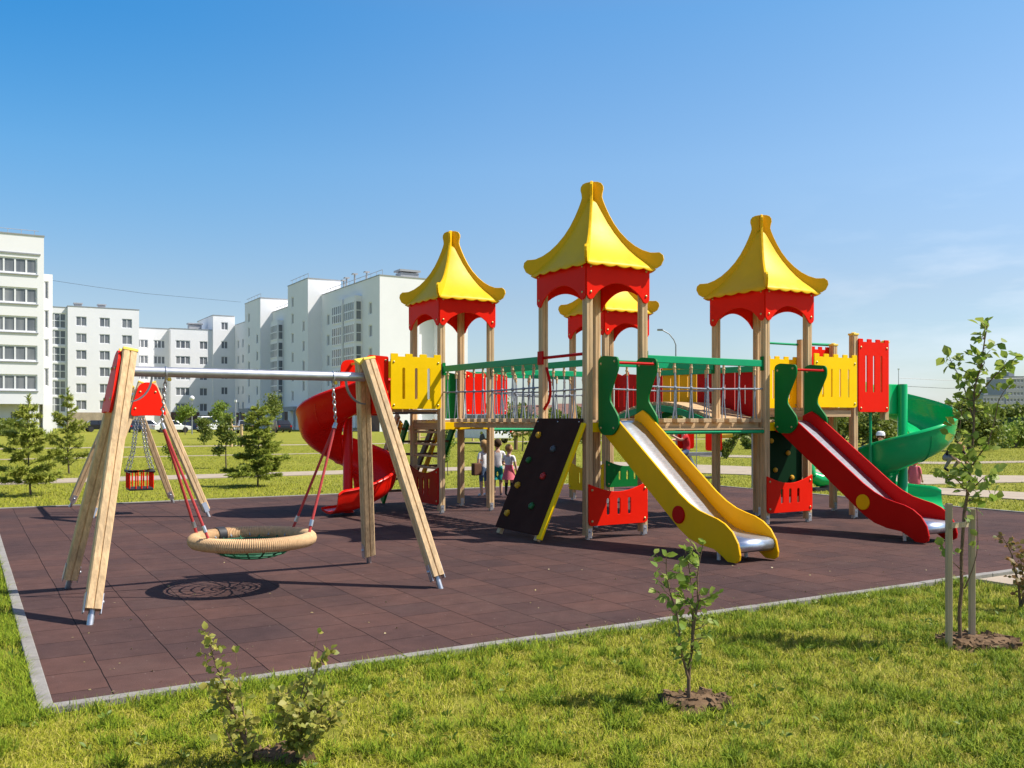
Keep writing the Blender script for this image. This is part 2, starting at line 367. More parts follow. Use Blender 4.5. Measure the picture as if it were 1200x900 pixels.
# ================================================================== GRASS
def grass(name, pts, length, width, mats, lean=.55, seed=1, long_frac=0.):
    r = np.random.default_rng(seed); n = len(pts); P = np.zeros((n, 3)); P[:, :2] = pts; P[:, 2] = -.026
    az = r.uniform(0, 2*PI, n); fz = r.uniform(0, 2*PI, n)
    Ln = length*r.uniform(.45, 1.25, n)
    ln = lean*r.uniform(.2, 1.5, n)
    dirv = np.stack([np.cos(az), np.sin(az)], 1); side = np.stack([np.cos(fz), np.sin(fz)], 1)
    W = width*r.uniform(.6, 1.4, n)
    V = np.zeros((n, 5, 3))
    for kk, (t, w) in enumerate([(0, 1.), (.55, .8)]):
        c = P.copy(); c[:, :2] += dirv*(Ln*ln*t*t)[:, None]; c[:, 2] += Ln*t*(1-.25*ln*t)
        V[:, 2*kk] = c; V[:, 2*kk+1] = c
        V[:, 2*kk, :2] -= side*(W*w/2)[:, None]; V[:, 2*kk+1, :2] += side*(W*w/2)[:, None]
    c = P.copy(); c[:, :2] += dirv*(Ln*ln)[:, None]; c[:, 2] += Ln*(1-.35*ln); V[:, 4] = c
    base = (np.arange(n)*5)[:, None]
    F = np.concatenate([base+np.array([0, 1, 3]), base+np.array([0, 3, 2]), base+np.array([2, 3, 4])])
    o = np_mesh(name, V.reshape(-1, 3), F, mats); tag(o, None, None, None, 'stuff'); return o
def vnoise(x, y, s, seed):
    r = np.random.default_rng(seed); G = r.random((256, 256)); a = x*s; b = y*s; i = np.floor(a).astype(int); j = np.floor(b).astype(int); fx = a-i; fy = b-j
    fx = fx*fx*(3-2*fx); fy = fy*fy*(3-2*fy)
    g = lambda p, q: G[p % 256, q % 256]
    return (g(i, j)*(1-fx)+g(i+1, j)*fx)*(1-fy)+(g(i, j+1)*(1-fx)+g(i+1, j+1)*fx)*fy
def in_uv(P, u0, u1, v0, v1):
    a = P[:, 0]-OX; b = P[:, 1]-OY; u = a*UX+b*UY; v = -a*UY+b*UX; return (u > u0) & (u < u1) & (v > v0) & (v < v1)
def lean_normals(m, k_):
    N = m.node_tree.nodes; L = m.node_tree.links; g = [n for n in N if n.type == 'NEW_GEOMETRY'][0]
    sc_ = N.new('ShaderNodeVectorMath'); sc_.operation = 'SCALE'; sc_.inputs['Scale'].default_value = k_; L.new(g.outputs['Normal'], sc_.inputs[0])
    ad = N.new('ShaderNodeVectorMath'); ad.operation = 'ADD'; ad.inputs[1].default_value = (0, 0, 1); L.new(sc_.outputs[0], ad.inputs[0]); no = N.new('ShaderNodeVectorMath'); no.operation = 'NORMALIZE'; L.new(ad.outputs[0], no.inputs[0])
    L.new(no.outputs[0], N['Principled BSDF'].inputs['Normal']); N['Principled BSDF'].inputs['Specular IOR Level'].default_value = .12
for m_ in (NEED, NEEDD): lean_normals(m_, 1.0)
def grass_mat(name, stops, tr):
    m = leafmat(name, stops[0], stops[-1], tr, .6); N = m.node_tree.nodes; L = m.node_tree.links
    g = [n for n in N if n.type == 'NEW_GEOMETRY'][0]; sc_ = N.new('ShaderNodeVectorMath'); sc_.operation = 'SCALE'; sc_.inputs['Scale'].default_value = .55; L.new(g.outputs['Normal'], sc_.inputs[0])
    ad = N.new('ShaderNodeVectorMath'); ad.operation = 'ADD'; ad.inputs[1].default_value = (0, 0, 1); L.new(sc_.outputs[0], ad.inputs[0]); no = N.new('ShaderNodeVectorMath'); no.operation = 'NORMALIZE'; L.new(ad.outputs[0], no.inputs[0])
    L.new(no.outputs[0], N['Principled BSDF'].inputs['Normal']); N['Principled BSDF'].inputs['Specular IOR Level'].default_value = .12
    e = [n for n in m.node_tree.nodes if n.type == 'VALTORGB'][0].color_ramp.elements
    for i in range(1, len(stops)-1):
        q = e.new(i/(len(stops)-1)); q.color = (*stops[i], 1)
    return m
GB = grass_mat('grass_blade', [(.19, .235, .013), (.31, .335, .022), (.42, .41, .038), (.58, .48, .14)], .15)
GB2 = grass_mat('lush_grass_blade', [(.10, .185, .010), (.20, .275, .016), (.32, .37, .03)], .15)
GBF = grass_mat('meadow_grass_blade', [(.21, .255, .015), (.315, .34, .026), (.43, .40, .05)], .15)
def scatter(n, d0, d1, seed, power=1.):
    r = np.random.default_rng(seed); d = (r.random(n)*(d1**power-d0**power)+d0**power)**(1/power); x = (r.random(n)*2-1)*.63*d; return np.stack([x, d], 1)
P = scatter(1350000, 3.3, 13, 3, .85)
ok = ~in_uv(P, PU0-.07, PU1+.07, PV0-.07, PV1+.07) & ~in_uv(P, 1.44, 6.1, -9.5, -4.1)
for (cx, cy, rr) in [(*gp(815, 822).xy, .19), (*gp(1145, 751).xy, .28), (*gp(325, 885).xy, .13)]:
    ok &= ((P[:, 0]-cx)**2+(P[:, 1]-cy)**2) > (rr*RNG.uniform(.75, 1.15, len(P)))**2
P = P[ok]
nz = vnoise(P[:, 0], P[:, 1], 3.6, 11)*.45+vnoise(P[:, 0], P[:, 1], 11, 12)*.55
keep = RNG.random(len(P)) < np.clip((nz-.22)*2.4, .10, 1)
P = P[keep]; nz = nz[keep]
tall = vnoise(P[:, 0], P[:, 1], 5.5, 15)*.4+vnoise(P[:, 0], P[:, 1], 17, 16)*.6
edge = in_uv(P, PU0-.4, PU1+.4, PV0-.26, PV1+.4)
t_ok = (tall > .61) | (edge & (RNG.random(len(P)) < .5))
tag(grass('lawn_grass', P[~t_ok], .046, .0034, GB, .95, 5), 'short sunlit lawn grass in front of the play surface')
tag(grass('grass_tufts', P[t_ok], .078, .0044, GB2, .8, 6), 'taller dark green grass tufts in the front lawn')
P = scatter(330000, 12.5, 60, 4, .75)
ok = ~in_uv(P, PU0-.15, PU1+.15, PV0-.15, PV1+.15) & ~in_uv(P, -70, 9.5, 14.8, 17.2)
P = P[ok & ((vnoise(P[:, 0], P[:, 1], .8, 21)) > .3*RNG.random(len(P)))]
def near_path(P, up, lo):
    d = P[:, 1]; px = P[:, 0]/d*FPX+600; py = HZ+1626/d
    a = np.interp(px, [q[0] for q in up], [q[1] for q in up], left=0, right=0); b = np.interp(px, [q[0] for q in lo], [q[1] for q in lo], left=0, right=0)
    return (py > a-.6) & (py < b+.3)
ok = ~near_path(P, [(690, 540), (868, 546), (1000, 552), (1085, 556), (1200, 557), (1400, 553)], [(690, 550), (868, 555.5), (1000, 562), (1085, 567), (1200, 564.5), (1400, 557)]) & ~near_path(P, [(1000, 565), (1078, 570), (1200, 576.5), (1400, 587)], [(1000, 571), (1078, 577), (1200, 585), (1400, 600)])
ok &= ~in_uv(P, -90, 70, 44, 47.2) & ~in_uv(P, -90, 10.2, 30.2, 31.6)
tag(grass('meadow_grass', P[ok], .052, .010, GBF, .8, 8), 'mown meadow grass beyond the play surface')
def weeds():
    r = random.Random(77); P_ = []; D_ = []
    for _ in range(190):
        d = r.uniform(3.7, 9.5); x = r.uniform(-.6, .6)*d; a = np.array([[x, d]])
        if in_uv(a, PU0-.12, PU1+.12, PV0-.12, PV1+.12)[0] or in_uv(a, 1.44, 6.1, -9.5, -4.1)[0]: continue
        n = r.randint(4, 9); s_ = r.uniform(.5, 1.2)
        for i in range(n):
            b = 2*PI*i/n+r.uniform(-.3, .3); P_.append((x+.008*math.cos(b), d+.008*math.sin(b), .0+r.uniform(0, .02))); D_.append((math.cos(b), math.sin(b), r.uniform(.35, 1.2)))
    return P_, D_
def fallen():
    r = random.Random(9); P_ = []; D_ = []
    for _ in range(110):
        u = r.uniform(PU0+.1, 4.5); v = PV0+.05+abs(r.gauss(0, 1.6)); p = uv(u, min(v, 6), .004); a = r.uniform(0, 6.28); P_.append(tuple(p)); D_.append((math.cos(a), math.sin(a), .12))
    return P_, D_
# fine stones and crumbs of soil round the planted saplings
def soil_patch(c, r, n, seed):
    rr = random.Random(seed); mb = MB(); vs = [(c.x, c.y, .018)]; K = 26; fs = []
    for ring, q in ((1, .45), (2, .8), (3, 1.)):
        for i in range(K):
            a = 2*PI*i/K; q2 = r*q*(1+.18*math.sin(3*a+seed)+rr.uniform(-.08, .08))
            vs.append((c.x+q2*math.cos(a), c.y+q2*math.sin(a)*.9, [.02, .006, -.035][ring-1]+rr.uniform(-.006, .010)))
    for i in range(K): fs.append((0, 1+i, 1+(i+1) % K))
    for ring in range(2):
        for i in range(K): fs.append((1+ring*K+i, 1+ring*K+(i+1) % K, 1+(ring+1)*K+(i+1) % K, 1+(ring+1)*K+i))
    mb.add(vs, fs, 0, True)
    for _ in range(n):
        a = rr.uniform(0, 2*PI); q = r*math.sqrt(rr.random())*.98; s_ = rr.uniform(.006, .022)
        M = Matrix.Rotation(rr.uniform(0, 6), 3, 'Z') @ Matrix.Rotation(rr.uniform(0, 6), 3, 'X')
        pts = [M @ Vector((x*s_*rr.uniform(.6, 1.2), y*s_*rr.uniform(.6, 1.2), z*s_*rr.uniform(.4, 1))) for x in (-1, 1) for y in (-1, 1) for z in (-1, 1)]
        o_ = Vector((c.x+q*math.cos(a), c.y+q*math.sin(a)*.9, .008))
        mb.add([p+o_ for p in pts], [(0, 1, 3, 2), (4, 6, 7, 5), (0, 4, 5, 1), (2, 3, 7, 6), (0, 2, 6, 4), (1, 5, 7, 3)])
    o = mb.build('soil', SOIL, sharp=60); tag(o, 'dry cracked soil round a planted stem', None, None, 'stuff')
soil_patch(gp(815, 822), .19, 130, 1); soil_patch(gp(1145, 751), .27, 170, 2); soil_patch(gp(330, 886), .15, 70, 3)

# ================================================================== PLAY STRUCTURE
S = empty('play_structure', (OX, OY, 0), TH, 'large red, yellow and green play structure with four pagoda roofed towers, slides and bridges', 'play structure')
a_ = .05; nt_, nd_ = .006, .008; ch = .009
def groove(s=.05):
    q = []
    side = [(s, -s+ch), (s, -nt_), (s-nd_, -nt_*.4), (s-nd_, nt_*.4), (s, nt_), (s, s-ch)]
    for kk in range(4):
        c, sn = math.cos(kk*PI/2), math.sin(kk*PI/2); q += [(x*c-y*sn, x*sn+y*c) for x, y in side]
    return q
PROF = groove()
def post(u, v, z0, z1, cap=False, foot=True, parent=S):
    mb = MB(); mb.prism(PROF, (u, v, z0), (u, v, z1)); o = mb.build('post', WZ, parent)
    if foot:
        f = MB(); f.box(u-.03, u+.03, v-.056, v-.052, .02, .14); f.box(u-.02, u+.02, v-.02, v+.02, -.02, z0+.01); f.lathe([(.012, 0), (.012, .012), (.002, .014)], (u, v-.056, .1), 8, 0, Matrix.Rotation(PI/2, 4, 'X'))
        f.build('foot_bracket', GALV, o)
    if cap:
        c = MB(); c.box(u-.058, u+.058, v-.058, v+.058, z1, z1+.03); c.lathe([(.05, 0), (.045, .012), (.01, .018)], (u, v, z1+.03), 4); c.build('post_cap', YCAP, o, .005)
    return o
def roof(u0, v0, w, d):
    cu, cv = u0+w/2, v0+d/2; dl = math.hypot(w, d)/2; cx, sx = (w/2)/dl, (d/2)/dl
    top = [(.955, 3.575), (.945, 3.63), (.90, 3.668), (.84, 3.668), (.78, 3.672), (.68, 3.71), (.58, 3.77), (.48, 3.855), (.38, 3.965), (.30, 4.08), (.235, 4.20), (.185, 4.31), (.15, 4.40), (.136, 4.45), (.142, 4.50), (.155, 4.545), (.152, 4.59), (.125, 4.63), (.08, 4.648), (0, 4.655)]
    bot = [(0, 4.0), (.15, 3.95), (.4, 3.68), (.6, 3.54), (.78, 3.47), (.86, 3.462), (.92, 3.50)]
    half = top+[]
    outline = [(r, z) for r, z in half]+[(-r, z) for r, z in half[::-1][1:]]+[(-r, z) for r, z in bot[::-1]]+[(r, z) for r, z in bot[1:]]
    mb = MB(); Q = [(cx, sx), (cx, -sx)]
    panel_mb(mb, outline, [], .034, (cu, cv, 0), (cx, sx, 0)); 
    # second board in two halves butted on the first
    h2 = [(max(r, .0175), z) for r, z in top]+[(max(r, .0175), z) for r, z in bot]
    h2 = [p for i, p in enumerate(h2) if i == 0 or p != h2[i-1]]
    panel_mb(mb, h2, [], .034, (cu, cv, 0), (cx, -sx, 0)); panel_mb(mb, h2, [], .034, (cu, cv, 0), (-cx, sx, 0))
    o = mb.build('roof', ROOF, S, .005)
    prof = [(.86, 3.445), (.80, 3.485), (.72, 3.545), (.62, 3.62), (.52, 3.71), (.42, 3.82), (.32, 3.95), (.23, 4.09), (.15, 4.24), (.09, 4.36), (.05, 4.42)]
    for (ax, ay) in ((1, 0), (0, 1), (-1, 0), (0, -1)):
        sh = MB(); NT = 49; vs = []; fs = []
        for i, (r, z) in enumerate(prof):
            hu, hv = r*cx, r*sx; e = min(1, r/.86)
            for j in range(NT):
                t = -1+2*j/(NT-1); tt = t*(1-.018/max(r, .02)) 
                s_ = abs(math.sin((t+1)*PI*2.5)) if i == 0 else 0
                out = 1-.0*s_
                x = (ax*hu+(1-abs(ax))*hu*tt); y = (ay*hv+(1-abs(ay))*hv*tt)
                puff = .03*e*(1-t*t)
                x += ax*puff; y += ay*puff
                vs.append((cu+x, cv+y, z-(.026*s_ if i == 0 else 0)))
        K = len(prof)
        for i in range(K-1):
            for j in range(NT-1): fs.append((i*NT+j, i*NT+j+1, (i+1)*NT+j+1, (i+1)*NT+j))
        sh.add(vs, fs, 0, True); q = sh.build('roof_sheet', ROOF, o); md = q.modifiers.new('thickness', 'SOLIDIFY'); md.thickness = .012; md.offset = 0
    # red arched fascia boards
    for (p, xd, ln) in (((u0-.06, v0-.062, 0), (1, 0, 0), w+.12), ((u0-.06, v0+d+.062, 0), (1, 0, 0), w+.12), ((u0-.062, v0-.05, 0), (0, 1, 0), d+.10), ((u0+w+.062, v0-.05, 0), (0, 1, 0), d+.10)):
        arc = []
        for i in range(15):
            t = i/14; arc.append((ln-.135-(ln-.27)*t, 3.065+.17*math.sin(PI*t)**.75))
        ol = [(0, 3.47), (0, 3.06), (.02, 3.025), (.06, 3.005), (.10, 3.02)]+arc[::-1]+[(ln-.10, 3.02), (ln-.06, 3.005), (ln-.02, 3.025), (ln, 3.06), (ln, 3.47)]
        panel('fascia_panel', ol, [], .02, RED, o, p, xd, bolts=[(.06, 3.42), (.06, 3.10), (ln-.06, 3.42), (ln-.06, 3.10)])
    return o
def deck(u0, v0, w, d, z=1.5, edge=YEL, name='deck', bot=.12):
    mb = MB(); n = max(3, round(d/.11)); 
    for i in range(n):
        y0 = v0+.052+(d-.104)*i/n; y1 = v0+.052+(d-.104)*(i+1)/n-.008
        mb.box(u0-.04, u0+w+.04, y0, y1, z-.035, z)
    o = mb.build(name, WX, S, .003)
    each('edge_beam', edge, o, [lambda e: e.box(u0+.052, u0+w-.052, v0-.032, v0+.0, z-.036-bot, z-.037), lambda e: e.box(u0+.052, u0+w-.052, v0+d, v0+d+.032, z-.036-bot, z-.037)], .004)
    each('joist', WY, o, [lambda e: e.box(u0-.03, u0+.005, v0+.052, v0+d-.052, z-.036-bot, z-.037), lambda e: e.box(u0+w-.005, u0+w+.03, v0+.052, v0+d-.052, z-.036-bot, z-.037)], .004)
TW = {'C': (0, 0, .875, 1.03), 'R': (3.09, 0, .86, 1.0), 'L': (-.165, 3.8, .90, 1.05), 'B': (3.1, 3.83, .88, 1.03)}
for kq, (u0, v0, w, d) in TW.items():
    for du in (0, w):
        for dv in (0, d): post(u0+du, v0+dv, .05, 3.34 if kq == 'R' else 3.44)
    ro_ = roof(u0, v0, w, d); ro_.location.z = -.095 if kq == 'R' else 0; deck(u0, v0, w, d)

def wavy(ln, z0, z1, dip=.11, r=.05):
    top = [(ln*i/12, z1-dip*math.sin(PI*i/12)) for i in range(13)]
    return rounded([(0, z0), (ln, z0)], 0)+top[::-1] if r == 0 else [(.0, z0+.05), (.015, z0+.015), (.05, z0), (ln-.05, z0), (ln-.015, z0+.015), (ln, z0+.05)]+[(x, z) for x, z in top[::-1]]
def low_panel(p, xd, ln, m, z0=.17, z1=.70):
    panel('low_panel', wavy(ln, z0, z1), [slot(ln*f, z0+.13, z1-.19, .045) for f in (.32, .5, .68)], .02, m, S, p, xd, bolts=[(.05, z0+.06), (ln-.05, z0+.06), (.05, z1-.08), (ln-.05, z1-.08)])
low_panel((-.03, -.062, 0), (1, 0, 0), .935, RED); low_panel((3.06, -.062, 0), (1, 0, 0), .92, RED)
low_panel((-.227, 3.77, 0), (0, 1, 0), 1.11, DRED, .14, .74); low_panel((3.07, 3.83-.062, 0), (1, 0, 0), .94, GRN, .3, .78); low_panel((3.038, 3.8, 0), (0, 1, 0), 1.09, YEL, .2, .72)  # left tower's panel takes the darker red for its shaded face

def castle(ln, z0, z1, n, notch=.045, tooth=None):
    # rounded lower corners, battlements along the top
    pts = [(.0, z0+.04), (.012, z0+.012), (.04, z0), (ln-.04, z0), (ln-.012, z0+.012), (ln, z0+.04)]
    st = ln/(n*2-1); x = ln
    for i in range(n):
        pts += [(x, z1-.008), (x-.008, z1), (x-st+.008, z1), (x-st, z1-.008)]
        x -= st
        if i < n-1: pts += [(x, z1-notch), (x-st, z1-notch)]; x -= st
    return pts
def castle_panel(p, xd, ln, z0, z1, teeth, slots, m, name='castle_panel', sw=.045, sz=(.15, .22)):
    holes = [slot(ln*(i+1)/(slots+1), z0+sz[0], z1-sz[1], sw) for i in range(slots)]
    return panel(name, castle(ln, z0, z1, teeth), holes, .02, m, S, p, xd, bolts=[(.05, z0+.06), (ln-.05, z0+.06), (.05, z1-.13), (ln-.05, z1-.13)])
# --- left side platform with spiral slide
LD = 1.66
deck(-1.02, 3.8, .80, 1.05, LD, BROWNED, 'side_deck', .03)
castle_panel((-1.06, 3.745, 0), (1, 0, 0), .86, LD+.01, 2.53, 4, 3, YEL); castle_panel((-1.06, 4.905, 0), (1, 0, 0), .86, LD+.01, 2.53, 4, 3, YEL)
def guard(ln, z0, z1): return rounded([(0, z0), (ln, z0), (ln, z1-.02), (0, z1)], [.03, .05, .10, .06])
panel('slide_guard', rounded([(0, LD-.06), (.40, LD-.06), (.40, 2.48), (.02, 2.50)], [.14, .02, .03, .12]), [], .02, RED, S, (-1.475, 3.80, 0), (1, 0, 0), bolts=[(.35, 2.42), (.35, 1.75)])
panel('slide_guard', rounded([(0, LD+.10), (.40, LD-.06), (.40, 2.48), (.02, 2.48)], [.16, .02, .03, .14]), [], .02, RED, S, (-1.475, 4.86, 0), (1, 0, 0), bolts=[(.35, 2.42), (.35, 1.75)])
mb = MB(); mb.bar((-1.27, 3.812, 2.41), (-1.27, 4.848, 2.41), .04, .04); mb.bar((-1.09, 3.78, 1.93), (-1.44, 3.78, 1.93), .03, .04); mb.build('grab_bar', YCAP, S, .004)
# --- right side platforms
RD = 1.68
post(4.96, 0, .05, 2.79, True); post(5.62, .94, .05, 2.72, True); post(5.68, .0, 1.5, 2.70, True, False); post(4.96, 1.03, .05, 2.80)
deck(4.02, 0, .90, 1.03, RD, WX, 'side_deck', .10); deck(5.03, 0, .60, 1.0, RD, DRED, 'side_deck', .02)
castle_panel((4.02, -.064, 0), (1, 0, 0), .93, RD+.005, 2.48, 5, 4, YEL, sw=.028); castle_panel((4.02, 1.094, 0), (1, 0, 0), .93, RD+.005, 2.52, 5, 4, YEL, sw=.028)
castle_panel((4.99, -.066, 0), (1, 0, 0), .70, RD-.06, 2.74, 4, 3, RED, sw=.04, sz=(.3, .25)); castle_panel((4.99, 1.0, 0), (1, 0, 0), .60, RD-.06, 2.70, 4, 3, RED, sw=.04, sz=(.3, .25))
mb = MB(); mb.tube([(4.95, 1.06, 2.74), (5.62, 1.0, 2.74)], .022); mb.tube([(4.0, 1.06, 2.72), (4.95, 1.06, 2.72)], .018); mb.build('grab_bar', GRL, S)
mb = MB(); mb.tube([(5.35, .0, 0), (5.35, .0, RD-.06)], .022); mb.build('support_pole', GRL, S)

# --- rails and rope bridges
def rail(p, q, m=GRL):
    mb = MB(); mb.bar(p, q, .038, .095); o = mb.build('handrail', m, S, .006)
    for e, f in ((Vector(p), Vector(q)), (Vector(q), Vector(p))):
        b = MB(); d = (f-e).normalized(); M = Matrix.Translation(e) @ Vector((d.x, d.y, 0)).to_track_quat('Y', 'Z').to_matrix().to_4x4()
        b.box(-.03, .03, -.004, .012, -.10, .10, 0, M); b.build('rail_bracket', GRN, o, .004)
def ropes(p, q, zt, zb, n, mid, spread=.06, sag=0.):
    p = Vector(p); q = Vector(q); mb = MB(); d = (q-p).normalized(); ws = []
    for i in range(n):
        c = p+(q-p)*((i+.6)/(n+.1)); jt = random.uniform(-.012, .012)
        mb.tube([(c.x, c.y, zt), (c.x+d.x*jt, c.y+d.y*jt, mid+.02), (c.x-d.x*spread*.3+d.x*jt, c.y-d.y*spread*.3, zb+.12), (c.x-d.x*spread*.5, c.y-d.y*spread*.5, zb)], .0085, 6)
        mb.tube([(c.x+.004, c.y, zt), (c.x+d.x*(jt+.010), c.y+d.y*(jt+.01), mid), (c.x+d.x*spread*.35, c.y+d.y*spread*.35, zb+.12), (c.x+d.x*spread*.6, c.y+d.y*spread*.6, zb)], .0085, 6)
        mb.ball((c.x+d.x*jt, c.y+d.y*jt, mid), .026, n=6)
        w = MB(); ws.append(w); w.tube([(c.x, c.y, zt+.01), (c.x+d.x*.003, c.y, zt-.13)], .017, 7); w.ball((c.x, c.y, zt-.06), .024, n=6)
    mb.tube([(p.x, p.y, mid+.01), tuple((p+q)/2+Vector((0, 0, mid-p.z-.01-sag))), (q.x, q.y, mid+.01)], .013, 6)
    o = mb.build('rope_net', ROPE, S)
    for w in ws: w.build('rope_sleeve', WZ, o)
def bridge_deck(p, q, wd, n, z, pitch_fill=.62, arch=0., name='bridge_deck'):
    p = Vector(p); q = Vector(q); d = (q-p).normalized(); sd = Vector((-d.y, d.x, 0)); mb = MB(); Ln = (q-p).length
    for i in range(n):
        t = (i+.5)/n; c = p+(q-p)*t; c.z = z+arch*math.sin(PI*t); sl = arch*PI/Ln*math.cos(PI*t)
        dd = Vector((d.x, d.y, sl)).normalized(); h = Ln/n*pitch_fill
        mb.bar(c-dd*h/2+Vector((0, 0, -.03)), c+dd*h/2+Vector((0, 0, -.03)), wd, .055)
    return mb, p, q, d, sd
def rope_bridge(p, q, wd, n, side_beam=True, rail_lo=False):
    mb, p, q, d, sd = bridge_deck(p, q, wd, n, 1.52)
    o = mb.build('bridge_deck', WY, S, .006)
    each('bridge_beam', WX, o, [lambda b, s_=s_: b.bar(p+sd*s_*(wd/2-.12)+Vector((0, 0, 1.42)), q+sd*s_*(wd/2-.12)+Vector((0, 0, 1.42)), .05, .075) for s_ in (-1, 1)], .004); return o
# near bridge between the front towers
rope_bridge((.94, .515, 0), (3.03, .5, 0), 1.06, 9); rail((.935, 0, 2.30), (3.03, 0, 2.30)); rail((.935, 1.03, 2.30), (3.03, 1.0, 2.30))
ropes((.94, 0, 0), (3.03, 0, 0), 2.26, 1.52, 7, 1.93); ropes((.94, 1.03, 0), (3.03, 1.0, 0), 2.26, 1.52, 7, 1.93)
mb = MB(); mb.tube([(.94, -.02, 1.335), (3.03, -.02, 1.335)], .026); o = mb.build('tie_bar', GRL, S)
mb = MB(); mb.box(.95, 3.02, -.05, .03, 1.365, 1.385); mb.build('wear_strip', WX, o)
# left bridge running back to the left tower
rope_bridge((.435, 1.10, 0), (.30, 3.74, 0), .74, 13); rail((0, 1.10, 2.31), (-.15, 3.74, 2.31)); rail((.875, 1.10, 2.31), (.735, 3.74, 2.31))
ropes((0, 1.10, 0), (-.15, 3.74, 0), 2.27, 1.52, 10, 1.93, .1); ropes((.875, 1.10, 0), (.735, 3.74, 0), 2.27, 1.52, 10, 1.93, .1)
mb = MB(); mb.tube([(.76, 3.82, 1.34), (3.05, 3.86, 1.34)], .026); mb.build('tie_bar', GRL, S)
# back bridge
rope_bridge((.80, 4.33, 0), (3.04, 4.33, 0), 1.0, 9); rail((.79, 3.83, 2.30), (3.045, 3.85, 2.30)); rail((.79, 4.85, 2.30), (3.045, 4.85, 2.30))
ropes((.80, 3.83, 0), (3.04, 3.85, 0), 2.26, 1.52, 8, 1.93); ropes((1.70, 4.85, 0), (3.04, 4.85, 0), 2.26, 1.52, 5, 1.93)
for i in range(2):
    panel('wavy_panel', rounded([(0, 1.60), (.40, 1.60), (.40, 2.33-.03*i), (.2, 2.30), (0, 2.36)], [.04, .04, .05, .1, .05]), [], .02, RED, S, (.80+.44*i, 4.80, 0), (1, 0, 0), bolts=[(.05, 1.66), (.35, 1.66), (.05, 2.26), (.35, 2.24)])
# arched bridge on the right with coloured panels
mb, p, q, d, sd = bridge_deck((3.52, 1.07, 0), (3.52, 3.77, 0), .80, 22, 1.53, .92, .27); o = mb.build('arched_deck', WX, S, .004)
for s_ in (-.43, .43):
    b = MB()
    pts = [(3.52+s_, 1.07+2.7*t, 1.42+.27*math.sin(PI*t)) for t in [i/16 for i in range(17)]]
    for i in range(16): b.bar(pts[i], Vector(pts[i+1])+(Vector(pts[i+1])-Vector(pts[i]))*.02, .035, .10)
    b.build('arch_beam', GRL, o, .003)
cols = [DRED, DRED, DRED, SYEL, SYEL, DRED]  # dark red puts the shade of these inward faces into the colour
for i in range(6):
    t = (i+.5)/6; zz = 1.50+.20*math.sin(PI*t); tt0, tt1 = [(2.36, 2.26), (2.28, 2.40), (2.46, 2.42), (2.46, 2.48), (2.48, 2.44), (2.42, 2.34)][i]
    ln = .43; panel('wavy_panel', [(0, zz), (ln, zz), (ln, tt1), (ln*.66, (tt0+2*tt1)/3-.02), (ln*.33, (2*tt0+tt1)/3-.02), (0, tt0)], [slot(ln/2, zz+.2, min(tt0, tt1)-.2, .022)], .02, cols[i], S, (3.985, 1.08+.45*i, 0), (0, 1, 0))
for i in range(2):
    panel('wavy_panel', [(0, 1.55), (.43, 1.55), (.43, 2.36+.05*i), (.2, 2.34), (0, 2.40)], [slot(.13, 1.75, 2.15, .022), slot(.30, 1.75, 2.15, .022)], .02, DRED, S, (4.045, 3.92+.45*i, 0), (0, 1, 0))
rail((3.95, 1.06, 2.30), (3.95, 3.77, 2.34))
# --- climbing wall on the left of the front tower
ct = Vector((-.06, 1.06, 1.515)); dv_ = Vector((0, -1, 0)); dd = Vector((-.66, .0, -1.42)); LnC = dd.length; dd.normalize()
cw = MB(); nrm = dv_.cross(-dd).normalized()
panel_mb(cw, rounded([(0, 0), (1.05, 0), (1.05, LnC), (0, LnC)], .02), [], .024, ct, dv_, dd); cwo = cw.build('climbing_wall', BRN, S, .004)
side = MB()
side.bar(ct+dv_*1.075+dd*.03+Vector((0, 0, -.03)), ct+dv_*1.075+dd*(LnC+.02)+Vector((0, 0, -.03)), .035, .10, 0, (0, 1, 0)); side.build('side_board', YEL, cwo, .005)
each('bearer', WY, cwo, [lambda b, x=x: b.bar(ct+dv_*x+dd*.05+Vector((.03, 0, -.05)), ct+dv_*x+dd*(LnC+.03)+Vector((.03, 0, -.05)), .05, .08, 0, (0, 1, 0)) for x in (.06, .98)])
nout = dv_.cross(dd).normalized()
if nout.x > 0: nout = -nout
for (s_, t_, hm) in ((.2, .16, HOLDY), (.65, .28, HOLDB), (.2, .39, HOLDG), (.66, .52, HOLDR), (.17, .62, HOLDY), (.66, .78, HOLDG), (.18, .87, HOLDY)):
    h = MB(); c = ct+dv_*(1.05*s_)+dd*(LnC*t_)+nout*.012; M = nout.to_track_quat('Z', 'Y').to_matrix().to_4x4()
    prof = [(.040, 0), (.046, .012), (.042, .030), (.028, .044), (.012, .046), (.010, .036)]
    h.lathe(prof, c, 12, 0, M); me_ = h
    for i, v in enumerate(me_.v):
        vv = Vector(v)-c; f = 1+.16*math.sin(5*math.atan2(vv.dot(M.to_3x3() @ Vector((0, 1, 0))), vv.dot(M.to_3x3() @ Vector((1, 0, 0))))+s_*9); me_.v[i] = tuple(c+(vv-nout*vv.dot(nout))*f+nout*vv.dot(nout))
    h.build('hold', hm, cwo)
b = MB()
for s_ in (.04, .5, .96):
    b.ball(ct+dv_*(1.05*s_)+dd*.05+nout*.012, .011, n=5)
b.build('bolt', GALV, cwo)
# dark green climbing board under the right tower
o = panel('climbing_board', rounded([(0, .38), (.72, .38), (.72, 1.36), (0, 1.36)], .02), [], .024, DKG, S, (3.16, .05, 0), (1, 0, 0))
for (x, z) in ((.08, 1.20), (.42, 1.02), (.16, .78), (.5, .66)):
    h = MB(); h.lathe([(.034, 0), (.038, .012), (.032, .03), (.015, .038), (.002, .038)], (3.16+x, .038, z), 10, 0, Matrix.Rotation(PI/2, 4, 'X')); h.build('hold', HOLDY, o)
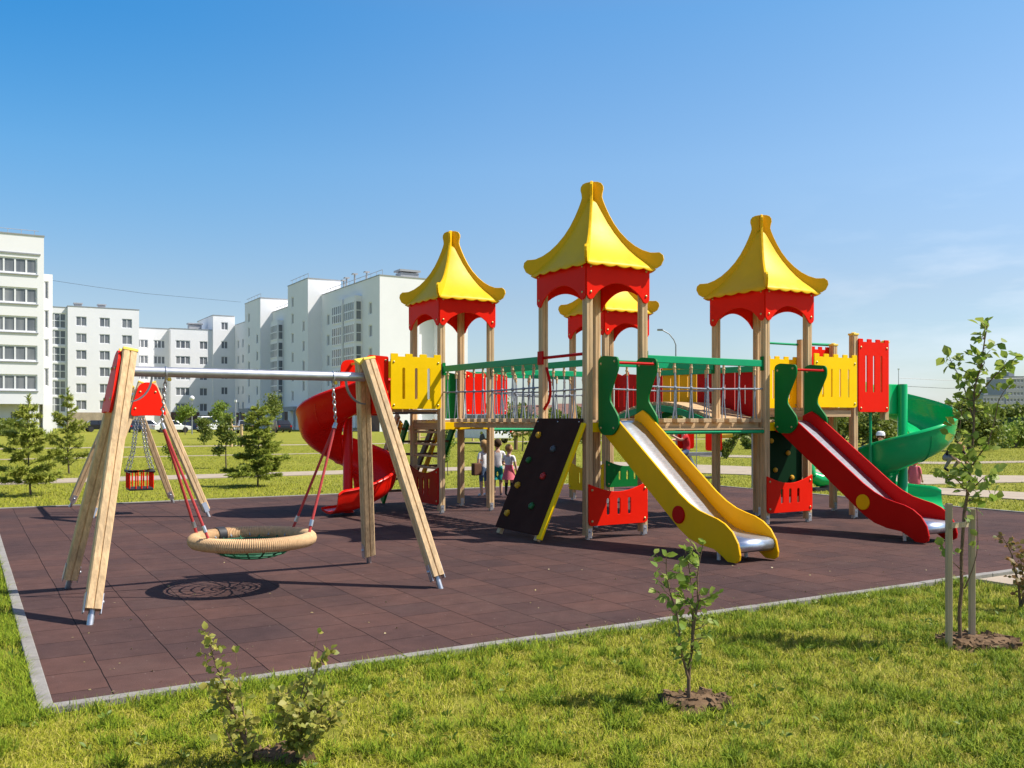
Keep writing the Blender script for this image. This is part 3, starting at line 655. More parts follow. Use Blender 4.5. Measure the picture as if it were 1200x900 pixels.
# red bars at the front tower opening
mb = MB(); mb.tube([(-.03, .05, 2.33), (-.03, .98, 2.33)], .020); mb.box(-.075, -.05, .94, 1.06, 2.24, 2.42); mb.build('grab_bar', DRED, S)
mb = MB(); mb.tube([(-.01, .93, 2.20), (-.01, .90, 2.12), (-.01, .85, 2.0), (-.01, .84, 1.85), (-.01, .88, 1.74), (-.01, .96, 1.67), (-.01, .99, 1.64)], .020); mb.build('grab_bar', DRED, S)

# --- straight slides
def slide(u0, boardm, discm):
    bed = [(-.06, 1.49), (.05, 1.49), (.14, 1.46), (.24, 1.395), (1.52, .455), (1.68, .355), (1.82, .295), (1.98, .265), (2.30, .25)]
    upper = [(.0, 1.56), (.16, 1.625), (.27, 1.57), (1.50, .68), (1.66, .585), (1.82, .515), (1.98, .475), (2.10, .45), (2.22, .405), (2.33, .33), (2.41, .22), (2.44, .10), (2.43, .04)]
    lower = [(2.38, .012), (2.26, .012), (2.18, .06), (2.05, .12), (1.85, .14), (1.66, .19), (1.50, .28), (.10, 1.31), (.0, 1.33)]
    ol = [(a, z) for a, z in upper+lower]
    us = (u0-.005, u0+.545)
    first = None
    mb = MB()
    W0, W1 = us[0]+.014, us[1]-.014
    end = [(2.34, .245), (2.385, .225), (2.405, .185), (2.40, .14), (2.37, .11)]
    pr = bed+end; vs = []; fs = []
    for t, z in pr:
        for x in (W0, W1): vs.append((x, -.05-t, z))
    for i in range(len(pr)-1): fs.append((2*i, 2*i+1, 2*i+3, 2*i+2))
    mb.add(vs, fs, 0, True); so = mb.build('slide', STEEL, S); md = so.modifiers.new('thickness', 'SOLIDIFY'); md.thickness = .006
    for i, x in enumerate(us):
        panel('side_board', ol, [], .028, boardm, so, (x, -.05, 0), (0, -1, 0), bevel=.007)
    dk = MB(); dk.lathe([(.10, 0), (.10, .016), (.093, .022), (.002, .022)], (us[0]-.014, -.05-1.50, .44), 24, 0, Matrix.Rotation(-PI/2, 4, 'Y')); dk.build('disc', discm, so)
    gol = rounded([(0, 1.40), (.0, 2.27), (.10, 2.30), (.40, 2.27), (.41, 2.14), (.24, 1.82), (.235, 1.74), (.30, 1.66), (.41, 1.54), (.42, 1.42), (.30, 1.31), (.08, 1.31)], [.03, .05, .03, .06, .06, .12, .06, .05, .06, .06, .06, .06])
    for i, x in enumerate(us): panel('slide_guard', gol, [], .024, GRN, so, (x+(-.027 if i == 0 else .027), -.055, 0), (0, -1, 0), bolts=[(.06, 1.40), (.06, 2.2), (.34, 2.22), (.32, 1.40)])
    hb = MB(); hb.tube([(us[0], -.42, 2.20), (us[1], -.42, 2.20)], .017); hb.build('grab_bar', DRED, so)
    each('support_leg', GALV, so, [lambda b, x=x: b.tube([(u0+x, -2.1, 0), (u0+x, -2.1, .25)], .022) for x in (.06, .46)])
slide(.17, SYEL, DRED); slide(3.26, DRED, SYEL)

# --- spiral slides
def spiral(ax, ay, rot, m, z0, z1, sweep, tail, top_col, fast=0.):
    r = .46; path = []; head = .46
    def P(s):   # s in metres along the line; returns position, heading
        return None
    n = 72; pts = []
    for i in range(8): pts.append((-head+head*i/8, r, 0., z0+.015*(1-i/8)))
    for i in range(n+1):
        a = sweep*i/n; ang = PI/2-a; e = i/n
        pts.append((r*math.cos(ang), r*math.sin(ang), -a, z0+(z1-z0)*(e+fast*math.sin(PI*e)*e)))
    x, y, h, z = pts[-1]
    for i in range(1, 9):
        q = tail*i/8; pts.append((x+q*math.cos(h), y+q*math.sin(h), h, z1-.07*(1-(1-i/8)**2)))
    # trough section: offset to the left (outer) positive, height
    sec = [(-.335, -.01), (-.352, .0), (-.362, -.015), (-.352, -.035), (-.31, -.045), (-.26, -.058), (-.19, -.068), (-.10, -.075), (0, -.072), (.10, -.055), (.19, -.005), (.255, .075), (.295, .19), (.31, .33), (.315, .40), (.33, .425), (.355, .415), (.365, .385), (.352, .365)]
    outl = [(.335, .28), (.318, .15), (.275, .035), (.20, -.05), (.10, -.095), (0, -.115), (-.10, -.112), (-.20, -.105), (-.275, -.092), (-.34, -.07)]
    prof = sec+outl; K = len(prof)
    c, s_ = math.cos(rot), math.sin(rot); vs = []; fs = []
    for j, (x, y, h, z) in enumerate(pts):
        lx, ly = -math.sin(h), math.cos(h)
        u_ = (j-8)/n; g_ = 1-.28*max(0, min(1, (u_-.70)/.3))
        if j > len(pts)-5: g_ *= (1., 1., .97, .84)[j-(len(pts)-4)]
        for o_, zz in prof:
            X = x+lx*o_; Y = y+ly*o_
            vs.append((ax+X*c-Y*s_, ay+X*s_+Y*c, z+(zz+.09)*(g_ if zz > -.05 else 1)-.0))
    for j in range(len(pts)-1):
        for i in range(K): fs.append((j*K+i, j*K+(i+1) % K, (j+1)*K+(i+1) % K, (j+1)*K+i))
    for base in (0, (len(pts)-1)*K):
        tr = tessellate_polygon([[Vector((a, b, 0)) for a, b in prof]]); fs += [tuple(base+i for i in t) for t in tr]
    mb = MB(); mb.add(vs, fs, 0, True); so = mb.build('spiral_slide', m, S, sharp=50)
    cm = MB(); cm.lathe([(.105, 0), (.10, .03), (.078, .06), (.076, top_col-.02), (.07, top_col), (.002, top_col)], (ax, ay, 0), 20); cm.build('centre_column', m, so)
    w = MB(); # moulded entry wall between the platform and the column
    X0, X1 = -head-.02, .03
    pp = [(ax+x*c-y*s_, ay+x*s_+y*c) for x, y in ((X0, .075), (-.03, .075))]
    w.prism(rounded([(-.02, -.06), (.02, -.06), (.02, top_col-z0), (-.02, top_col-z0)], .015), (*pp[0], z0+.0), (*pp[1], z0+.0)); w.build('entry_wall', m, so, .004)
    jt = MB()
    for jj in (20, 44, 66):
        x, y, h, z = pts[jj]; lx, ly = -math.sin(h), math.cos(h); rim = []
        for o_, zz in outl: rim.append((ax+(x+lx*o_*1.012)*c-(y+ly*o_*1.012)*s_, ay+(x+lx*o_*1.012)*s_+(y+ly*o_*1.012)*c, z+zz*1.03+.09-.002))
        jt.tube(rim, .011, 5)
    jt.build('joint_flange', m, so)
spiral(6.19, .05, 0, SPG, RD-.03, .10, 2*PI+PI*.25, .72, 2.07)
spiral(-1.37, 4.77, PI, SPR, LD-.03, .13, 2*PI-.05, .50, 1.75, .10)
# --- ladder stair at the back of the left tower
st = MB()
for u_ in (-.25, .66): st.bar((u_, 4.93, 1.46), (u_, 6.0, .03), .045, .13)
sto = st.build('stair', GRN, S, .004)
for u_, m_, dz in ((-.42, WX, .08), (.27, WD, -.02)):  # second brace takes the dark wood for the shadow it stands in
    b = MB(); b.bar((u_, 4.92, 1.50+dz), (u_, 5.75, .55+dz), .05, .12); b.build('brace', m_, sto, .004)
for u_ in (-.36, .38):
    b = MB(); b.bar((u_, 4.92, 1.46), (u_, 5.8, .30), .03, .12); b.build('side_board', SYEL, sto, .004)
for i in range(6):
    t = (i+.5)/6.4; b = MB(); b.box(-.46, .64, 4.93+1.07*t-.06, 4.93+1.07*t+.06, 1.46-1.43*t-.02, 1.46-1.43*t+.02); b.build('tread', WD, sto, .004)
for z in (1.30, 1.10, .91, .72): 
    b = MB(); b.box(-.185, -.145, 3.852, 4.798, z-.018, z+.018); b.build('rung', WY, S, .004)
panel('stair_guard', rounded([(0, 1.52), (.27, 1.52), (.27, 2.30), (0, 2.33)], .06), [], .02, GRN, S, (.43, 4.90, 0), (1, 0, 0))
# ================================================================== SWINGS
POLEG = mat('dull_grey_steel', (.22, .225, .23), .5, .5, .1, 8)
def swing_frame(name, loc, rz, label, ln=2.82):
    T = empty(name, loc, rz, label, 'swing')
    prof = [(x*1.12, y*1.12) for x, y in PROF]
    for x0, sg in ((0, 1), (ln, -1)):
        for sy in (-1, 1):
            p = Vector((x0, sy*.81, .10)); q = Vector((x0+sg*.36, sy*.075, 2.05)); mb = MB(); mb.prism(prof, p, q, 0, (0, 1, 0)); o = mb.build('leg', WZ, T)
            d = (q-p).normalized(); f = MB(); f.tube([p-d*.13, p+d*.02], .025, 10); xo = d.cross(Vector((0, 1, 0))).normalized(); f.bar(p-d*.03+xo*sg*-.06, p+d*.12+xo*sg*-.06, .07, .006, 0, xo); f.ball(p+d*.06+xo*sg*-.064, .016, n=6)
            f.bar(p-d*.03+xo*sg*.06, p+d*.12+xo*sg*.06, .07, .006, 0, xo); f.build('foot', GALV, o)
            c = MB(); c.prism([(-.06, -.06), (.06, -.06), (.06, .06), (-.06, .06)], q, q+d*.025, 0, (0, 1, 0)); c.build('leg_cap', YCAP, o, .004)
        # red plate on the outside of the legs
        up = Vector((sg*.36, 0, 1.95)).normalized(); ou = Vector((-sg*1., 0, sg*.0)); xo = up.cross(Vector((0, 1, 0))); xo = xo*(-1 if xo.x*sg > 0 else 1)
        org = Vector((x0+sg*.36, 0, 2.07))+xo*.068
        ol = rounded([(-.26, -.54), (-.10, -.525), (.10, -.525), (.26, -.54), (.23, -.38), (.13, -.06), (.05, -.01), (-.05, -.01), (-.13, -.06), (-.23, -.38)], [.07, .03, .03, .07, .05, .06, .05, .05, .06, .05])
        panel('end_plate', ol, [], .022, RED, T, org, (0, 1, 0), up, bolts=[(-.11, -.16), (.11, -.16), (-.19, -.42), (.19, -.42)])
        g_ = MB(); a0 = Vector((x0+sg*.42, 0, 1.90)); arc = [(a0.x-sg*.06+sg*.19*math.cos(t), 0, a0.z-.03-.22*math.sin(t)) for t in [PI/2*i/10 for i in range(11)]]
        for i in range(10): g_.bar(arc[i], arc[i+1], .012, .04, 0, (0, 1, 0))
        g_.build('gusset', POLEG, T)
    mb = MB(); mb.tube([(.37, 0, 1.905), (ln-.37, 0, 1.905)], .043, 16); mb.build('beam', GALV, T)
    return T
def chain(mb, p, q, lk=.034, r=.0042):
    p = Vector(p); q = Vector(q); n = max(2, int((q-p).length/(lk*.72))); d = (q-p).normalized(); a = d.cross(Vector((0, 1, 0))).normalized(); b = d.cross(a)
    for i in range(n):
        c = p+(q-p)*((i+.5)/n); w = a if i % 2 else b; pts = []
        for j in range(10):
            t = 2*PI*j/10; pts.append(c+d*(lk*.5*math.cos(t))+w*(lk*.28*math.sin(t)))
        mb.tube(pts, r, 5, 0, False, True)
N1 = swing_frame('nest_swing', (-3.51, 7.52, 0), TH, 'nest swing with round rope basket on a wooden A-frame over brown tiles')
SX, SZ, RM = 1.40, .44, .495
mb = MB(); nseg = 570; ring = []; rr = []
vs = []; fs = []; ns = 12
for i in range(nseg):
    a = 2*PI*i/nseg; rad = .061+(0, .001, -.0055)[i % 3]
    for j in range(ns):
        t = 2*PI*j/ns; vs.append((SX+(RM+rad*math.cos(t))*math.cos(a), (RM+rad*math.cos(t))*math.sin(a), SZ+rad*math.sin(t)))
for i in range(nseg):
    for j in range(ns): fs.append((i*ns+j, ((i+1) % nseg)*ns+j, ((i+1) % nseg)*ns+(j+1) % ns, i*ns+(j+1) % ns))
mb.add(vs, fs, 0, True)
TANR = mat('tan_wound_rope', (.58, .38, .20), .8, 0, .18, 30, .2, 200, .2)
bas = mb.build('basket', TANR, N1, sharp=35)
nb = MB()
for q, dz in ((.42, .04), (.35, .085), (.28, .12), (.21, .143), (.14, .156), (.07, .16)):
    nb.tube([(SX+q*math.cos(2*PI*i/40), q*math.sin(2*PI*i/40), SZ-dz) for i in range(40)], .009, 6, 0, False, True)
for i in range(16):
    a = 2*PI*i/16; nb.tube([(SX+q*math.cos(a), q*math.sin(a), SZ-dz) for q, dz in ((.47, .0), (.42, .037), (.35, .082), (.28, .117), (.21, .14), (.14, .153), (.03, .158))], .0085, 6)
nb.build('rope_web', ROPEG, bas)
for i in range(16):
    lb = MB(); a = 2*PI*(i+.5)/16; lb.tube([(SX+.43*math.cos(a), .43*math.sin(a), SZ-.02), (SX+.47*math.cos(a), .47*math.sin(a), SZ+.045)], .008, 5); lb.build('lacing', ROPE, bas)
wr = MB(); aw = math.radians(112)
wr.tube([(SX+RM*math.cos(aw+t), RM*math.sin(aw+t), SZ) for t in [(-.09+.18*i/5) for i in range(6)]], .072, 12); wr.build('repair_band', DARK, bas)
for sx, xb in ((-1, .66), (1, 2.14)):
    j = Vector((xb+(.03*sx), 0, 1.47)); cm = MB(); chain(cm, (xb, 0, 1.85), j, .045, .006); co = cm.build('chain', CHAINM, N1)
    nu = MB(); nu.lathe([(.014, 0), (.019, .012), (.014, .03)], (xb+.03, 0, 1.83), 8); nu.build('nut', YCAP, co)
    hk = MB(); hk.tube([(xb+.03*math.cos(t)*0, .05*math.cos(t), 1.895+.055*math.sin(t)) for t in [2*PI*i/16 for i in range(16)]], .007, 6, 0, False, True); hk.build('hanger', GALV, co)
    for sy in (-1, 1):
        an = math.radians(28); e = Vector((SX+sx*RM*math.cos(an), sy*RM*math.sin(an), SZ+.05)); rp = MB(); rp.tube([j, j+(e-j)*.5, e], .0125, 8); ro = rp.build('rope', ROPER, N1)
        each('ferrule', GALV, ro, [lambda b: b.tube([e+(j-e)*.06, e+(j-e)*.115], .018, 8), lambda b: b.tube([j, j+(e-j)*.05], .018, 8)])
N2 = swing_frame('toddler_swing', (-5.44, 13.93, 0), TH+PI/2, 'wooden A-frame swing with a caged red and black toddler seat near the lawn')
bx, by, bz = 1.02, 0., .38
sm2 = MB(); sm2.box(bx-.18, bx+.18, by-.18, by+.18, bz, bz+.045); so = sm2.build('toddler_seat', DARK, N2, .01)
rm = MB(); rm.tube([(bx-.19, by-.19, bz+.30), (bx+.19, by-.19, bz+.30), (bx+.19, by+.19, bz+.30), (bx-.19, by+.19, bz+.30)], .022, 8, 0, False, True); rm.build('seat_rim', DARK, so)
for i in range(5):
    for (x, y) in (((-.17+.085*i), -.175), ((-.17+.085*i), .175), (-.175, -.17+.085*i), (.175, -.17+.085*i)):
        if i in (0, 4) and abs(x) > .172: continue
        t = MB(); t.tube([(bx+x, by+y, bz+.03), (bx+x, by+y, bz+.30)], .012, 6); t.build('bar', RED, so)
for sx in (-1, 1):
    for sy in (-1, 1):
        cm = MB(); m_ = Vector((bx+sx*.13, sy*.10, 1.0)); chain(cm, (bx+sx*.16, 0, 1.87), m_, .05, .006); chain(cm, m_, (bx+sx*.18, sy*.18, bz+.32), .05, .006); cm.build('chain', CHAINM, N2)

# ================================================================== VEGETATION
LV = np.array([(0, 0, 0), (-.30, .28, .06), (-.36, .6, .05), (0, 1, -.10), (.36, .6, .05), (.30, .28, .06), (0, .3, 0), (0, .62, -.01)])
LFQ = [(0, 6, 1, 1), (0, 5, 6, 6), (1, 6, 7, 2), (6, 5, 4, 7), (2, 7, 3, 3), (7, 4, 3, 3)]
LT = np.array([(0, 6, 1), (0, 5, 6), (1, 6, 7), (1, 7, 2), (6, 5, 4), (6, 4, 7), (2, 7, 3), (7, 4, 3)])
def leaves(name, P, D, size, m, parent, seed=0, simple=False, spread=.7, width=1.):
    """one leaf blade at each point, growing along D with scatter"""
    r = np.random.default_rng(seed); P = np.asarray(P, float); n = len(P); D = np.asarray(D, float)+r.normal(0, spread, (n, 3)); D /= np.linalg.norm(D, axis=1)[:, None]+1e-9
    A = r.normal(0, 1, (n, 3)); A[:, 2] += .0; X = np.cross(D, A); X /= np.linalg.norm(X, axis=1)[:, None]+1e-9; Z = np.cross(X, D)
    flip = np.where(Z[:, 2] < 0, -1, 1)[:, None]; X = X*flip; Z = Z*flip
    sz = size*r.uniform(.6, 1.3, n)
    if simple: LVx = np.array([(0, 0, 0), (-.32, .5, .06), (0, 1, -.06), (.32, .5, .06)]); T = np.array([(0, 3, 1), (1, 3, 2)])
    else: LVx, T = LV, LT
    V = P[:, None, :]+sz[:, None, None]*(LVx[None, :, 0:1]*width*X[:, None, :]+LVx[None, :, 1:2]*D[:, None, :]+LVx[None, :, 2:3]*Z[:, None, :])
    k = len(LVx); F = (np.arange(n)*k)[:, None, None]+T[None]
    return np_mesh(name, V.reshape(-1, 3), F.reshape(-1, 3), m, parent, True)
fp_, fd_ = fallen(); wp_, wd__ = weeds(); tag(leaves('weeds', wp_, wd__, .038, leafmat('weed_leaf', (.09, .16, .015), (.24, .30, .04), .3), None, 5, False, .25, .55), 'broad leaved weeds scattered through the front lawn', None, None, 'stuff')
tag(leaves('fallen_leaves', fp_, fd_, .022, leafmat('dry_leaf', (.22, .17, .07), (.42, .34, .16), .1), None, 15, True, .04, .9), 'small dry leaves and bits lying on the rubber tiles', None, None, 'stuff')
def curve_pts(p, q, bend, n, rr):
    p = Vector(p); q = Vector(q); out = []; off = Vector((rr.uniform(-1, 1), rr.uniform(-1, 1), rr.uniform(-.2, .4)))*bend*(q-p).length
    for i in range(n+1):
        t = i/n; out.append(p+(q-p)*t+off*math.sin(PI*t)+Vector((rr.uniform(-1, 1), rr.uniform(-1, 1), 0))*bend*.06*(q-p).length*(0 < i < n))
    return out
def sapling(name, loc, stems, label, cat, lsize, lm, seed, per=.02, twig=.12, r0=.011, start=.3, parent_rot=0, spread=.7, bark=BARK, twn=9):
    """stems: list of (base offset, list of points); leaves on short twigs all along"""
    rr = random.Random(seed); T = empty(name, loc, 0, label, cat); mb = MB(); LP = []; LD_ = []
    for st_ in stems:
        pts = [Vector(p) for p in st_['pts']]; path = []
        for i in range(len(pts)-1): path += curve_pts(pts[i], pts[i+1], .05, 5, rr)[(1 if i else 0):]
        n = len(path); ra = st_.get('r', r0); mb.tube(path, [ra*(1-.75*i/(n-1)) for i in range(n)], 7)
        Ls = st_.get('twigs', twn); s0 = st_.get('start', start)
        for k_ in range(Ls):
            t = s0+(1-s0)*(k_+rr.uniform(.1, .9))/Ls; idx = min(n-2, int(t*(n-1))); b = path[idx]; az = rr.uniform(0, 2*PI); up = rr.uniform(.1, .9)
            ln = twig*rr.uniform(.4, 1.2)*st_.get('tw', 1); d = Vector((math.cos(az), math.sin(az), up)).normalized(); e = b+d*ln; tp = curve_pts(b, e, .12, 4, rr)
            mb.tube(tp, [ra*.28*(1-.6*i/4) for i in range(5)], 5)
            m = max(2, int(ln/per))
            for j in range(m):
                f = (j+1)/m; q = tp[min(4, int(f*4))]; LP.append(q+Vector((rr.uniform(-1, 1), rr.uniform(-1, 1), rr.uniform(-1, 1)))*.006); LD_.append((d+Vector((0, 0, -.15))))
        for j in range(3): LP.append(path[-1]); LD_.append(Vector((rr.uniform(-.6, .6), rr.uniform(-.6, .6), 1)))
    mb.build('stem', bark, T); leaves('foliage', LP, LD_, lsize, lm, T, seed, False, spread); return T
def W(px, py, d): return Vector(((px-600)/FPX*d, d, CAMH+(HZ-py)*d/FPX))
def rel(o, px, py, d): return W(px, py, d)-o
# young three stemmed sapling in front
o = gp(808, 822); D0 = o.y
sapling('sapling', o, [dict(pts=[(0, 0, -.02), rel(o, 811, 760, D0), rel(o, 818, 705, D0), rel(o, 824, 638, D0+.02)], twigs=22, start=.26), dict(pts=[rel(o, 807, 795, D0), rel(o, 797, 757, D0-.03), rel(o, 787, 700, D0-.05), rel(o, 781, 652, D0-.06)], twigs=19, start=.08, r=.008), dict(pts=[rel(o, 811, 750, D0), rel(o, 812, 700, D0+.05), rel(o, 803, 645, D0+.08)], twigs=15, r=.007, start=.2)], 'leafy three stemmed sapling in the soil patch before the yellow slide', 'sapling', .050, LEAF, 21, .020, .11)
o = gp(300, 893); D0 = o.y
sapling('shrub', o, [dict(pts=[(0, 0, -.02), rel(o, 283, 860, D0), rel(o, 275, 836, D0), rel(o, 268, 800, D0)], twigs=24, r=.011, start=.12, tw=1.15), dict(pts=[rel(o, 275, 838, D0), rel(o, 262, 800, D0-.04), rel(o, 250, 770, D0-.05), rel(o, 240, 738, D0-.06)], twigs=18, r=.006, start=.1, tw=.8), dict(pts=[rel(o, 287, 866, D0), rel(o, 284, 830, D0+.1), rel(o, 276, 765, D0+.12)], twigs=4, r=.004, tw=.5), dict(pts=[(0.0, 0, 0), rel(o, 274, 880, D0-.04), rel(o, 262, 850, D0-.07)], twigs=9, r=.006)], 'thin yellowish shrub with tall leafy shoots in the front lawn', 'shrub', .036, LEAFY, 22, .010, .09)
o = gp(348, 893); D0 = o.y
sapling('shrub', o, [dict(pts=[(0, 0, -.02), rel(o, 352, 862, D0), rel(o, 366, 846, D0), rel(o, 385, 818, D0)], twigs=22, r=.008, start=.15, tw=1.2), dict(pts=[rel(o, 345, 878, D0), rel(o, 340, 845, D0-.03), rel(o, 331, 808, D0-.05)], twigs=22, r=.006, start=.1), dict(pts=[rel(o, 348, 865, D0), rel(o, 352, 825, D0+.05), rel(o, 366, 795, D0+.05), rel(o, 381, 764, D0+.05)], twigs=14, r=.005, start=.1, tw=.7), dict(pts=[rel(o, 352, 818, D0), rel(o, 362, 778, D0+.06), rel(o, 373, 742, D0+.08)], twigs=1, r=.003, tw=.2), dict(pts=[(0, 0, 0), rel(o, 362, 872, D0-.05), rel(o, 392, 838, D0-.08)], twigs=20, r=.006, tw=1.1)], 'low bushy yellowish shrub with bare twigs sticking up, in the front lawn', 'shrub', .034, LEAFY, 23, .0085, .10)
o = gp(1196, 712); D0 = o.y
sapling('shrub', o, [dict(pts=[(0, 0, -.02), rel(o, 1193, 680, D0), rel(o, 1186, 650, D0), rel(o, 1174, 628, D0)], twigs=12), dict(pts=[(0, 0, 0), rel(o, 1200, 690, D0), rel(o, 1196, 655, D0)], twigs=12), dict(pts=[(0, 0, 0), rel(o, 1205, 690, D0-.1), rel(o, 1212, 640, D0-.1)], twigs=12)], 'reddish green shrub beside the concrete slab walk', 'shrub', .046, LEAFR, 24, .014, .11)
# staked tree on the right
o = gp(1126, 751); D0 = o.y
stems = [dict(pts=[(0, 0, -.02), rel(o, 1127, 690, D0), rel(o, 1130, 600, D0), rel(o, 1138, 540, D0), rel(o, 1141, 470, D0), rel(o, 1150, 430, D0), rel(o, 1158, 376, D0)], r=.014, twigs=46, start=.36),
         dict(pts=[rel(o, 1141, 492, D0), rel(o, 1128, 448, D0+.1), rel(o, 1112, 418, D0+.15)], r=.006, twigs=9, start=.35), dict(pts=[rel(o, 1141, 470, D0), rel(o, 1166, 440, D0-.1), rel(o, 1192, 418, D0-.15)], r=.006, twigs=9, start=.3),
         dict(pts=[rel(o, 1140, 545, D0), rel(o, 1158, 520, D0-.1), rel(o, 1170, 470, D0-.12), rel(o, 1182, 452, D0-.12)], r=.006, twigs=10, start=.1), dict(pts=[rel(o, 1138, 560, D0), rel(o, 1122, 520, D0+.12), rel(o, 1128, 470, D0+.15)], r=.006, twigs=12, start=.1),
         dict(pts=[rel(o, 1136, 580, D0), rel(o, 1118, 560, D0-.1), rel(o, 1108, 566, D0-.12)], r=.005, twigs=6, start=.2), dict(pts=[rel(o, 1136, 575, D0), rel(o, 1152, 560, D0-.12), rel(o, 1164, 588, D0-.15)], r=.005, twigs=7, start=.2), dict(pts=[rel(o, 1130, 690, D0), rel(o, 1146, 640, D0), rel(o, 1144, 590, D0)], r=.005, twigs=4, start=.5), dict(pts=[rel(o, 1128, 670, D0), rel(o, 1112, 655, D0), rel(o, 1104, 640, D0)], r=.004, twigs=3, start=.6, tw=.6)]
sapling('staked_tree', o, stems, 'slender young tree with round leaves between two wooden stakes', 'tree', .070, LEAF, 25, .022, .10, spread=.8)
for px, yb, yt, lab in ((1112, 756, 590, 'grey wooden stake with a crossbar left of the slender tree'), (1139, 747, 596, 'grey wooden stake standing right of the slender tree trunk')):
    b = gp(px, yb); mb = MB(); zt = CAMH+(HZ-yt)*b.y/FPX; mb.box(-.018, .018, -.018, .018, -.1, zt); T = mb.build('tree_stake', STAKE, None, .003, loc=(b.x, b.y, 0)); tag(T, lab, 'stake', 'stakes of the young tree')
    if px < 1120:
        e = gp(1139, 747)-b; c = MB(); c.bar((.0, -.022, .80), (e.x*.72, e.y*.72-.022, .79), .022, .035); c.build('crossbar', STAKE, T)

def conifer(loc, h, spread, label, seed, m, whorls, droop, npb=150, nl=.07, sparse=0., trunk_r=.022):
    rr = random.Random(seed); T = empty('conifer', loc, 0, label, 'conifer', 'young conifers on the lawn'); mb = MB(); P = []; D = []
    tr = curve_pts((0, 0, -.03), (rr.uniform(-.04, .04), 0, h), .02, 8, rr); mb.tube(tr, [trunk_r*(1-.85*i/8) for i in range(9)], 7)
    for w in range(whorls):
        t = .10+.86*w/whorls; z = h*t; nb_ = rr.choice([4, 5, 6]); R = spread*(1-t)**.8*rr.uniform(.75, 1.15)+.05; a0 = rr.uniform(0, 6)
        for k_ in range(nb_):
            if rr.random() < sparse: continue
            a = a0+2*PI*k_/nb_+rr.uniform(-.3, .3); R2 = R*rr.uniform(.65, 1.15); b = Vector((0, 0, z+rr.uniform(-.03, .03))); c = tr[min(8, int(t*8))]; b.x = c.x; b.y = c.y
            e = b+Vector((math.cos(a)*R2, math.sin(a)*R2, R2*rr.uniform(droop-.15, droop+.25))); br = curve_pts(b, e, .06, 5, rr); mb.tube(br, [trunk_r*.35*(1-.7*i/5) for i in range(6)], 5)
            tw = [(br, 1.)]
            for s_ in range(max(1, int(R2/.09))):
                f = rr.uniform(.35, .95); q = br[min(5, int(f*5))]; side = Vector((-math.sin(a), math.cos(a), rr.uniform(-.1, .4)))*rr.choice([-1, 1])+Vector((math.cos(a), math.sin(a), .1))*.9
                tw.append((curve_pts(q, q+side.normalized()*R2*rr.uniform(.2, .4), .05, 3, rr), .6))
            for path, wgt in tw:
                n = int(npb*wgt*(R2/spread*.7+.3))
                for _ in range(n):
                    f = rr.random()**.8; i0 = min(len(path)-2, int(f*(len(path)-1))); q = path[i0]+(path[i0+1]-path[i0])*rr.random(); dr = (path[-1]-path[0]).normalized()
                    P.append(q); D.append(dr*.8+Vector((rr.uniform(-1, 1), rr.uniform(-1, 1), rr.uniform(-.6, 1)))*.7)
    for _ in range(60): P.append((tr[-1]-Vector((0, 0, rr.uniform(0, .2*h*.5))))); D.append(Vector((rr.uniform(-.7, .7), rr.uniform(-.7, .7), 1)))
    mb.build('trunk', BARKG, T); leaves('needles', P, D, nl, m, T, seed, True, .25, .28); return T
conifer(gp(36, 579), 1.98, .74, 'thin young pine at the lawn edge with long open whorls', 31, NEED, 9, .30, 190, .10, .12)
conifer(gp(81, 555), 2.35, .62, 'taller sparse reddish pine beyond the far path', 32, NEED, 10, .60, 120, .10, .22, .026)
conifer(gp(302, 569), 1.92, .72, 'dense bushy young spruce in front of the apartment courtyard', 33, NEEDD, 13, .12, 230, .085, .06)

def bush(name, loc, clumps, n, size, m, label, cat, seed, trunk=None, group=None):
    """crown of leaf blades through several uneven clumps"""
    r = np.random.default_rng(seed); T = empty(name, loc, 0, label, cat, group); P = []
    tot = sum(c[3]*c[4]*c[5] for c in clumps)
    for (x, y, z, a, b, c) in clumps:
        k_ = max(20, int(n*a*b*c/tot)); q = r.normal(0, 1, (k_, 3)); q /= np.linalg.norm(q, axis=1)[:, None]; q *= (r.random((k_, 1))**.45); lump = 1+.35*np.sin(q[:, 0:1]*5+seed)*np.cos(q[:, 2:3]*6+x*3)+.25*np.sin(q[:, 1:2]*9+z)
        P.append(q*lump*np.array([a, b, c])+np.array([x, y, z]))
    P = np.concatenate(P); P = P[P[:, 2] > -.02]
    mb = MB(); rr = random.Random(seed)
    if trunk:
        hh, tr = trunk; mb.tube(curve_pts((0, 0, -.05), (0, 0, hh), .03, 5, rr), [tr*(1-.5*i/5) for i in range(6)], 7)
        for c in clumps: mb.tube(curve_pts((0, 0, hh*.75), (c[0], c[1], c[2]), .06, 4, rr), [tr*.45*(1-.6*i/4) for i in range(5)], 5)
        mb.build('trunk', BARKG, T)
    else:
        for c in clumps: mb.tube(curve_pts((0, 0, -.02), (c[0], c[1], c[2]), .06, 4, rr), [.02*(1-.6*i/4) for i in range(5)], 5)
        mb.build('stem', BARKG, T)
    D = r.normal(0, 1, (len(P), 3)); D[:, 2] += .5; leaves('crown' if trunk else 'foliage', P, D, size, m, T, seed, True, .3, 1.25); return T
def cl(rr, n, w, d, h, z0, s): return [(rr.uniform(-w, w), rr.uniform(-d, d), z0+rr.uniform(0, 1)*h, s*rr.uniform(.7, 1.3), s*rr.uniform(.7, 1.3), s*rr.uniform(.6, 1.2)) for _ in range(n)]
R_ = random.Random(5)
